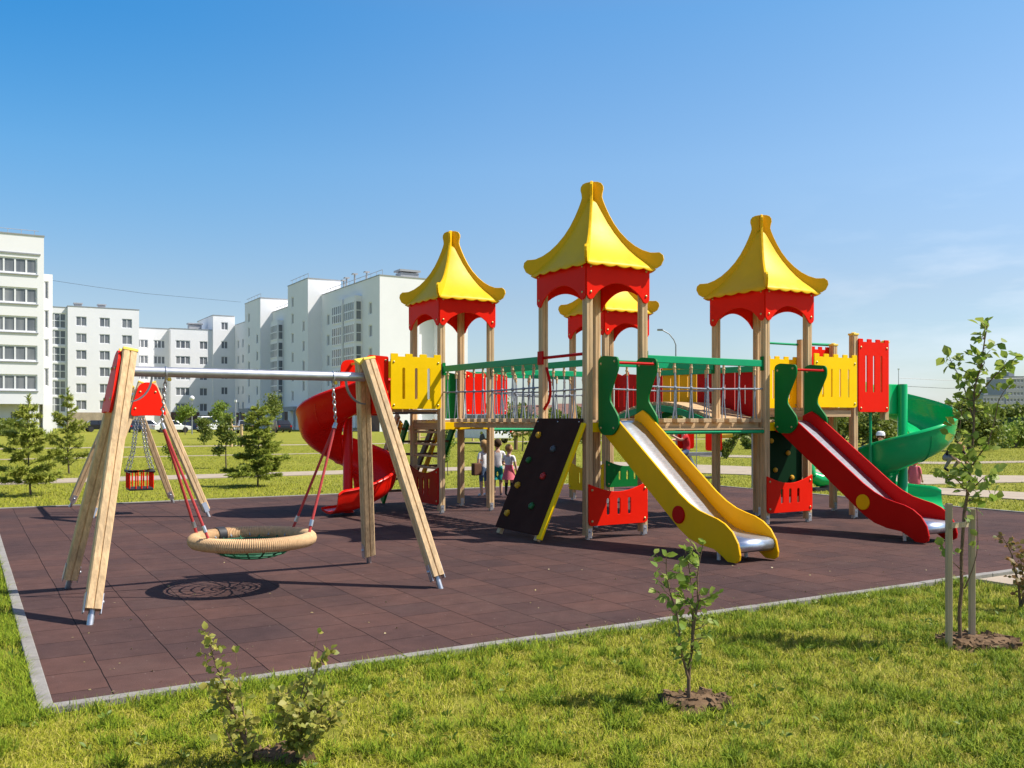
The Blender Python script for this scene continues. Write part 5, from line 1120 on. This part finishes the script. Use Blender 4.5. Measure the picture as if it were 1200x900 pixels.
# wooden frames far left
def frame(px, d, n, w, h, lab):
    T = empty('wooden_play_frame', gd(px, d), TH*.4, lab, 'play frame', 'far wooden play frames')
    for i in range(n): m_ = MB(); m_.tube([(w*i/(n-1), 0, -.05), (w*i/(n-1), 0, h*(1 if i % 2 == 0 else .8))], .085, 9); m_.build('post', WZ, T)
    m_ = MB(); m_.tube([(0, 0, h*.35), (w, 0, h*.35)], .05, 7); m_.tube([(0, 0, h*.72), (w, 0, h*.72)], .05, 7); m_.build('rail', WX, T)
frame(480, 58, 5, 2.4, 1.15, 'low wooden rail frame seen under the left platform'); frame(271, 52, 2, .55, 1.55, 'tall wooden post pair left of the red spiral slide'); frame(512, 66, 4, 2.6, 1.3, 'wooden rail frame seen through the left stair')
T = empty('log_bench', gd(600, 47), .3, 'pale log bench on the lawn behind the children', 'bench'); m_ = MB(); m_.tube([(0, 0, .75), (1.2, 0, .9)], [.16, .13], 10); m_.build('seat_log', WX, T)
for x in (.2, 1.): m_ = MB(); m_.tube([(x, 0, -.05), (x, 0, .72)], .10, 9); m_.build('leg', WD, T)
# seesaw rocker with red panels
T = rk_ = empty('spring_rocker', gp(818, 572), .1, 'red and grey rocker ridden by a child behind the yellow slide', 'rocker'); m_ = MB(); m_.tube([(.18, -.08, 0), (-.1, 0, .42), (-.24, 0, .72)], .035, 8); m_.bar((-.95, 0, .60), (.42, 0, .60), .16, .06); m_.build('beam', GALV, T)
for x, z0, z1 in ((-.42, .70, 1.22), (.10, .66, 1.0)):
    panel('side_panel', rounded([(0, z0), (.30, z0), (.30, z1), (0, z1)], .05), [], .04, RED, T, (x, -.14, 0), (1, 0, 0))
m_ = MB(); m_.tube([(.40, -.1, .93), (.60, -.1, .95)], .06, 10); m_.tube([(-.75, 0, .72), (-.75, 0, .95)], .05, 8); m_.build('handle', YCAP, T)
T = empty('flat_swing', gp(838, 571), .2, 'thin framed swing with a dark flat seat beyond the near bridge', 'swing'); m_ = MB(); fx = .0
for x in (-.9, .9): m_.tube([(x, 0, -.05), (x, 0, 1.30)], .03, 7)
m_.tube([(-.9, 0, 1.30), (.9, 0, 1.30)], .03, 7); m_.build('frame', POLE, T); m_ = MB(); m_.box(-.46, .02, -.12, .12, .20, .24); so = m_.build('flat_seat', DARK, T, .01)
m_ = MB()
for x in (-.44, 0): m_.tube([(x, 0, .24), (x, 0, 1.29)], .010, 5)
m_.build('chain', CHAINM, so)
T = empty('green_rocker', gp(966, 574), .3, 'glossy green moulded rocker on a dark base left of the red slide', 'rocker'); m_ = MB(); m_.tube([(-.30, 0, .30), (-.15, 0, .22), (.1, 0, .22), (.28, 0, .30), (.33, 0, .48)], [.11, .15, .15, .11, .07], 12); m_.tube([(-.30, 0, .32), (-.34, 0, .50), (-.26, 0, .56)], [.09, .09, .05], 12); m_.build('seat', SPG, T); m_ = MB(); m_.box(-.3, .3, -.14, .14, -.02, .05); m_.lathe([(.1, .05), (.1, .16)], (0, 0, 0), 12); m_.build('base', DARK, T)

# ================================================================== PEOPLE
def person(loc, rz, h, label, J, zones, hair=None, cap=None, extra=None):
    """J: joints in units of body height; one skinned surface for the whole body"""
    T = empty('person', loc, rz, label, 'person'); names = list(J); idx = {n: i for i, n in enumerate(names)}
    me = bpy.data.meshes.new('body'); E = [('pelvis', 'waist'), ('waist', 'chest'), ('chest', 'neck'), ('neck', 'chin'), ('chin', 'head'), ('head', 'crown')]
    for s_ in 'lr': E += [('chest', 'sho'+s_), ('sho'+s_, 'elb'+s_), ('elb'+s_, 'wri'+s_), ('wri'+s_, 'han'+s_), ('pelvis', 'hip'+s_), ('hip'+s_, 'kne'+s_), ('kne'+s_, 'ank'+s_), ('ank'+s_, 'toe'+s_)]
    me.from_pydata([Vector(J[n])*h for n in names], [(idx[a], idx[b]) for a, b in E], [])
    o = bpy.data.objects.new('body', me); COL.objects.link(o); sk = o.modifiers.new('skin', 'SKIN'); sk.use_smooth_shade = True
    R = dict(pelvis=.075, waist=.065, chest=.075, neck=.030, chin=.050, head=.068, crown=.045, sho=.036, elb=.025, wri=.019, han=.022, hip=.055, kne=.036, ank=.024, toe=.022)
    for n in names:
        v = me.skin_vertices[0].data[idx[n]]; r = R[n] if n in R else R[n[:-1]]; v.radius = (r*h, r*h); v.use_root = (n == 'pelvis')
    sb = o.modifiers.new('sub', 'SUBSURF'); sb.levels = 2; sb.render_levels = 2
    dg = bpy.context.evaluated_depsgraph_get(); m2 = bpy.data.meshes.new_from_object(o.evaluated_get(dg)); bpy.data.objects.remove(o)
    m2.materials.clear(); ms = []
    for z in zones.values():
        if z not in ms: ms.append(z)
    if SKIN not in ms: ms.append(SKIN)
    segs = [(a, b, Vector(J[a])*h, Vector(J[b])*h) for a, b in E]
    def seg_of(c):
        best = None
        for a, b, p, q in segs:
            d = q-p; t = max(0, min(1, (c-p).dot(d)/max(d.length_squared, 1e-9))); r = (c-(p+d*t)).length
            if best is None or r < best[0]: best = (r, a, b, t)
        return best
    mi = []
    for p in m2.polygons:
        r, a, b, t = seg_of(p.center); b2 = b[:-1] if b[-1] in 'lr' and b not in ('pelvis',) else b
        key = {'waist': 'torso', 'chest': 'torso', 'sho': 'torso', 'elb': 'sleeve', 'hip': 'hips', 'kne': 'thigh', 'ank': 'shin', 'toe': 'shoe', 'neck': 'torso' if t < .35 else 'skin'}.get(b2, 'skin')
        if key == 'sleeve' and t > zones.get('_sl', .6) if False else (key == 'sleeve' and t > .6): key = 'forearm'
        if key == 'thigh' and t > .75: key = 'lowthigh'
        if key == 'lowthigh': key = 'lowthigh' if 'lowthigh' in zones else 'skin'
        mi.append(ms.index(zones.get(key, SKIN)))
    # fingers and thumb as tapered chains rooted in the palm
    bm = bmesh.new(); bm.from_mesh(m2)
    for f, i in zip(bm.faces, mi): f.material_index = i; f.smooth = True
    bm.to_mesh(m2); bm.free()
    for m_ in ms: m2.materials.append(m_)
    body = bpy.data.objects.new('body', m2); link(body, T)
    fb = MB()
    for s_ in 'lr':
        w = Vector(J['wri'+s_])*h; q = Vector(J['han'+s_])*h; d = (q-w).normalized(); x = d.cross(Vector((0, 1, .2))).normalized()
        for k_ in range(4): b0 = q+x*(k_-1.5)*.011*h; ln = (.040, .046, .043, .034)[k_]*h; fb.tube([b0-d*.01*h, b0+d*ln*.5, b0+d*ln*.9+Vector((0, -.008*h, 0))], [.0058*h, .0052*h, .004*h], 6)
        fb.tube([w+d*.015*h, w+d*.03*h+x*-.026*h, w+d*.05*h+x*-.032*h], [.007*h, .0062*h, .0045*h], 6)
    k0 = len(m2.vertices); bm = bmesh.new(); bm.from_mesh(m2); vv = [bm.verts.new(v) for v in fb.v]
    for f in fb.f:
        q = bm.faces.new([vv[i] for i in f]); q.material_index = ms.index(SKIN); q.smooth = True
    bm.to_mesh(m2); bm.free()
    hd = Vector(J['head'])*h; up = (Vector(J['crown'])-Vector(J['chin'])).normalized(); fw = Vector(J.get('_face', (0, -1, 0)))
    fa = MB()
    return T, body, hd, up
def stand(**kw):
    J = dict(pelvis=(0, 0, .50), waist=(0, 0, .60), chest=(0, 0, .72), neck=(0, .005, .815), chin=(0, -.012, .865), head=(0, -.005, .915), crown=(0, .005, .955))
    for s_, g_ in (('l', -1), ('r', 1)):
        J['sho'+s_] = (g_*.105, 0, .77); J['elb'+s_] = (g_*.145, .01, .61); J['wri'+s_] = (g_*.155, -.03, .48); J['han'+s_] = (g_*.155, -.045, .435)
        J['hip'+s_] = (g_*.055, 0, .47); J['kne'+s_] = (g_*.06, -.01, .27); J['ank'+s_] = (g_*.062, .01, .045); J['toe'+s_] = (g_*.068, -.075, .018)
    J.update(kw); return J
def head_bits(T, body, hd, h, haircol, face=-1, long=0., cap=None, bun=False):
    hm = cloth(haircol[0], haircol[1]); b = MB(); r = .072*h
    b.ball((hd.x, hd.y-face*.012*h, hd.z+.016*h), r*1.02, r*1.12, r*1.10, n=10)
    if long > 0: b.tube([(hd.x, hd.y-face*.045*h, hd.z+.02*h), (hd.x, hd.y-face*.065*h, hd.z-.06*h), (hd.x, hd.y-face*.06*h, hd.z-long*h)], [.062*h, .06*h, .03*h], 10)
    if bun: b.ball((hd.x, hd.y-face*.085*h, hd.z+.03*h), .032*h, n=7)
    b.build('hair', hm, body if False else T)
    e = MB()
    for s_ in (-1, 1): e.ball((hd.x+s_*.024*h, hd.y+face*.067*h, hd.z-.004*h), .0055*h, n=6)
    e.build('eyes', DARK, T); n_ = MB(); n_.ball((hd.x, hd.y+face*.076*h, hd.z-.020*h), .010*h, .012*h, .013*h, n=6)
    for s_ in (-1, 1): n_.ball((hd.x+s_*.072*h, hd.y, hd.z-.008*h), .009*h, .014*h, .019*h, n=6)
    n_.build('nose_and_ears', SKIN, T); m_ = MB(); m_.ball((hd.x, hd.y+face*.070*h, hd.z-.041*h), .016*h, .005*h, .005*h, n=6); m_.build('mouth', DRED, T)
    if cap:
        c = MB(); c.lathe([(.082*h, 0), (.083*h, .02*h), (.075*h, .055*h), (.05*h, .08*h), (.004*h, .088*h)], (hd.x, hd.y, hd.z+.015*h), 16); c.lathe([(.07*h, 0), (.07*h, .008*h)], (hd.x, hd.y+face*.07*h, hd.z+.016*h), 14); c.build('cap', cap, T)
WT = cloth('white_cotton', (.70, .70, .70)); BS = cloth('blue_green_shorts', (.02, .26, .24)); NV = cloth('dark_leggings', (.03, .03, .035)); RS = cloth('red_cotton', (.50, .03, .03)); PKC = cloth('pink_fleece', (.70, .16, .20)); DN = cloth('denim', (.10, .15, .24)); GY = cloth('grey_trousers', (.22, .22, .22)); BK = cloth('black_cotton', (.02, .02, .022)); SHB = cloth('blue_shoe', (.10, .22, .36)); BRH = ('brown_hair', (.06, .035, .02)); BLH = ('blond_hair', (.42, .26, .11))
# boy seen from behind (faces away: rotate by pi)
T, b, hd, up = person(gp(583, 581), PI+.15, 1.12, 'child in white T-shirt and blue green shorts standing by the left bridge', stand(elbr=(.15, -.04, .62), wrir=(.11, -.13, .58), hanr=(.09, -.17, .57)), dict(torso=WT, sleeve=WT, hips=BS, thigh=BS, shoe=SHB)); head_bits(T, b, hd, 1.12, BRH)
s_ = MB()
for q in (-1, 1): s_.lathe([(.052*1.12, .36*1.12), (.066*1.12, .31*1.12), (.068*1.12, .285*1.12)], (q*.058*1.12, 0, 0), 14)
s_.build('shorts', BS, T)
T, b, hd, up = person(gp(596.5, 582), PI-.5, 1.02, 'blond child in white top and pink red skirt beside the boy', stand(elbr=(.16, -.03, .63), wrir=(.12, -.12, .60), hanr=(.10, -.16, .60), ankl=(-.075, .05, .045), toel=(-.085, -.03, .018)), dict(torso=WT, sleeve=WT, hips=RS, thigh=RS, lowthigh=SKIN, shin=NV, shoe=NV)); head_bits(T, b, hd, 1.02, BLH, bun=True)
s_ = MB(); s_.lathe([(.075, .62), (.092, .54), (.12, .44), (.145, .335), (.14, .335), (.10, .45)], (0, 0, 0), 20); s_.build('skirt', PKC, T)
T, b, hd, up = person(gp(567, 581.5), PI+.8, 1.10, 'child in denim shorts with a brown bag half hidden by the bridge post', stand(), dict(torso=WT, sleeve=WT, hips=DN, thigh=DN, lowthigh=DN, shoe=WT)); head_bits(T, b, hd, 1.10, BLH, long=.12)
s_ = MB(); s_.box(-.10, .10, -.05, .05, .42, .66); q = s_.build('shoulder_bag', cloth('brown_leather', (.12, .06, .035)), T, .02); q.location = (.22, .02, 0)
# child on the rocker
J = stand(pelvis=(0, 0, .30), waist=(.03, 0, .40), chest=(.01, 0, .52), neck=(-.04, 0, .61), chin=(-.06, -.02, .655), head=(-.065, -.01, .705), crown=(-.07, 0, .745), shol=(-.01, -.10, .565), shor=(-.03, .10, .565), elbl=(-.10, -.14, .50), elbr=(-.13, .13, .50), wril=(-.20, -.10, .56), wrir=(-.22, .09, .50), hanl=(-.235, -.09, .58), hanr=(-.255, .08, .51), hipl=(-.01, -.06, .28), hipr=(-.01, .06, .28), knel=(-.18, -.11, .27), kner=(-.18, .11, .27), ankl=(-.18, -.12, .09), ankr=(-.18, .12, .09), toel=(-.25, -.125, .06), toer=(-.25, .125, .06))
rk_.scale = (1.2, 1.2, 1.25); o = gp(803, 573); T, b, hd, up = person((o.x, o.y-.02, .40), 0, 1.32, 'child in a red T-shirt leaning back on the red rocker', J, dict(torso=RS, sleeve=RS, hips=DN, thigh=DN, lowthigh=DN, shin=DN, shoe=WT)); head_bits(T, b, hd, 1.32, BLH)
# small child with a white cap behind the right slide
T, b, hd, up = person(gd(1032, 21.5), -.5, 1.22, 'child in a white cap and white shirt behind the right platform', stand(), dict(torso=WT, sleeve=WT, hips=GY, thigh=GY, lowthigh=GY, shin=GY, shoe=NV)); head_bits(T, b, hd, 1.22, BRH, cap=WT)
T, b, hd, up = person(gd(1072, 17.4), 2.4, .80, 'toddler in a pink hooded jacket behind the green spiral slide', stand(), dict(torso=PKC, sleeve=PKC, forearm=PKC, hips=PKC, thigh=PKC, lowthigh=PKC, shin=GY, shoe=NV)); head_bits(T, b, hd, .80, BRH)
s_ = MB(); hz_ = Vector(hd); s_.ball((hz_.x, hz_.y+.02, hz_.z+.0), .075, .08, .082, n=10); s_.lathe([(.10, .30), (.105, .36), (.095, .50), (.07, .62)], (0, 0, 0), 16); s_.build('hooded_jacket', PKC, T)
J = stand(pelvis=(0, 0, .24), waist=(0, -.06, .31), chest=(0, -.14, .38), neck=(0, -.21, .41), chin=(0, -.26, .395), head=(0, -.285, .41), crown=(0, -.31, .43), shol=(-.10, -.15, .40), shor=(.10, -.15, .40), elbl=(-.14, -.24, .29), elbr=(.14, -.24, .29), wril=(-.09, -.32, .19), wrir=(.09, -.32, .19), hanl=(-.07, -.36, .16), hanr=(.07, -.36, .16), hipl=(-.06, 0, .22), hipr=(.06, 0, .22), knel=(-.10, -.18, .24), kner=(.10, -.18, .24), ankl=(-.09, -.02, .05), ankr=(.09, -.02, .05), toel=(-.10, -.12, .018), toer=(.10, -.12, .018))
T, b, hd, up = person(gd(1111, 27), .3, 1.72, 'crouching person with long blond hair and black top on the right lawn', J, dict(torso=BK, sleeve=BK, forearm=BK, hips=BK, thigh=GY, lowthigh=GY, shin=GY, shoe=BK)); head_bits(T, b, hd, 1.68, BLH, long=.16)

# ================================================================== CAMERA, LIGHT, SKY
EL = math.radians(51.5)
sd_ = bpy.data.lights.new('sun', 'SUN'); sd_.energy = 5.0; sd_.angle = math.radians(.53); sd_.color = (1., .95, .88); so = bpy.data.objects.new('sun', sd_); COL.objects.link(so); so.location = (20, 0, 30)
so.rotation_euler = Vector((-math.cos(EL), 0, -math.sin(EL))).to_track_quat('-Z', 'Y').to_euler()
wd = bpy.data.worlds.new('World'); scene.world = wd; wd.use_nodes = True; nt = wd.node_tree; N = nt.nodes; L = nt.links; bg = N['Background']
sk = N.new('ShaderNodeTexSky'); sk.sky_type = 'NISHITA'; sk.sun_disc = False; sk.sun_elevation = EL; sk.sun_rotation = math.radians(90); sk.altitude = 100; sk.air_density = 1.0; sk.dust_density = .6; sk.ozone_density = 2.2
# faint streaks of high cloud
tc = N.new('ShaderNodeTexCoord'); mp = N.new('ShaderNodeMapping'); mp.inputs['Scale'].default_value = (2.2, 2.2, 9.); mp.inputs['Rotation'].default_value = (.0, .10, 0); L.new(tc.outputs['Generated'], mp.inputs['Vector'])
nz_ = N.new('ShaderNodeTexNoise'); nz_.inputs['Scale'].default_value = 1.9; nz_.inputs['Detail'].default_value = 7; nz_.inputs['Roughness'].default_value = .55; L.new(mp.outputs['Vector'], nz_.inputs['Vector'])
rp = N.new('ShaderNodeValToRGB'); rp.color_ramp.elements[0].position = .45; rp.color_ramp.elements[1].position = .82; rp.color_ramp.elements[0].color = (0, 0, 0, 1); rp.color_ramp.elements[1].color = (.75, .75, .75, 1); L.new(nz_.outputs['Fac'], rp.inputs['Fac'])
sx_ = N.new('ShaderNodeSeparateXYZ'); L.new(tc.outputs['Generated'], sx_.inputs[0]); hr = N.new('ShaderNodeMapRange'); hr.inputs['From Min'].default_value = .25; hr.inputs['From Max'].default_value = .13; L.new(sx_.outputs['Z'], hr.inputs['Value'])
ml = N.new('ShaderNodeMath'); ml.operation = 'MULTIPLY'; L.new(rp.outputs['Color'], ml.inputs[0]); L.new(hr.outputs[0], ml.inputs[1]); hx = N.new('ShaderNodeMapRange'); hx.inputs['From Min'].default_value = .22; hx.inputs['From Max'].default_value = .42; L.new(sx_.outputs['X'], hx.inputs['Value']); m3 = N.new('ShaderNodeMath'); m3.operation = 'MULTIPLY'; L.new(ml.outputs[0], m3.inputs[0]); L.new(hx.outputs[0], m3.inputs[1])
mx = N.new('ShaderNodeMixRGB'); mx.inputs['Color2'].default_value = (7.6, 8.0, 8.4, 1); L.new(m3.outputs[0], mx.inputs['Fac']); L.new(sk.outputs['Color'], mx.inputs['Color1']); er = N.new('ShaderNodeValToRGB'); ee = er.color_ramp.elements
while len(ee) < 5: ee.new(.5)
for q_, (p_, c_) in enumerate([(0., (.76, .80, .89)), (.13, (.86, .86, .88)), (.26, (.82, 1.04, 1.12)), (.40, (.58, 1.05, 1.26)), (.62, (1.10, .99, 1.04))]): ee[q_].position = p_; ee[q_].color = (*c_, 1)  # sky tint by height; top stop lies out of view, set to tint fill light
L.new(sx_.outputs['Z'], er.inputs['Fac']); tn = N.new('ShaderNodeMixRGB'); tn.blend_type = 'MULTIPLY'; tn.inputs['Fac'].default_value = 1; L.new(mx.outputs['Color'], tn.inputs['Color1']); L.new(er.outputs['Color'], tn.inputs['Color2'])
ax_ = N.new('ShaderNodeMapRange'); ax_.inputs['From Min'].default_value = -.55; ax_.inputs['From Max'].default_value = .55; L.new(sx_.outputs['X'], ax_.inputs['Value'])
ar = N.new('ShaderNodeValToRGB'); ae = ar.color_ramp.elements; ae.new(.5); ae.new(.5)
for q_, (p_, c_) in enumerate([(0., (.28, .82, 1.0)), (.22, (.56, .90, 1.0)), (.5, (1.02, 1.0, 1.0)), (1., (1.34, 1.02, .90))]): ae[q_].position = p_; ae[q_].color = (*c_, 1)
L.new(ax_.outputs[0], ar.inputs['Fac']); az_ = N.new('ShaderNodeMapRange'); az_.inputs['From Min'].default_value = .10; az_.inputs['From Max'].default_value = .38; L.new(sx_.outputs['Z'], az_.inputs['Value'])
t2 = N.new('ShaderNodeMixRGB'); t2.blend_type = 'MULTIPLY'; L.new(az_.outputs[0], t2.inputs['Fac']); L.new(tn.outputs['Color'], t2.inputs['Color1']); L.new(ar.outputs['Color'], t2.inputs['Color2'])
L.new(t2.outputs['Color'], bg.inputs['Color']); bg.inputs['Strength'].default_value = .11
cd = bpy.data.cameras.new('camera'); cam = bpy.data.objects.new('camera', cd); COL.objects.link(cam); cam.location = (0, 0, CAMH); cam.rotation_euler = (PI/2, 0, 0); cd.sensor_width = 36; cd.lens = FPX/1200*36; cd.shift_y = (HZ-450)/1200; cd.clip_end = 5000; cd.clip_start = .05; scene.camera = cam
scene.view_settings.view_transform = 'Standard'; scene.view_settings.look = 'None'; scene.view_settings.exposure = .5; scene.view_settings.gamma = 1
scene.render.engine = 'CYCLES'; scene.cycles.use_denoising = True; scene.cycles.max_bounces = 8
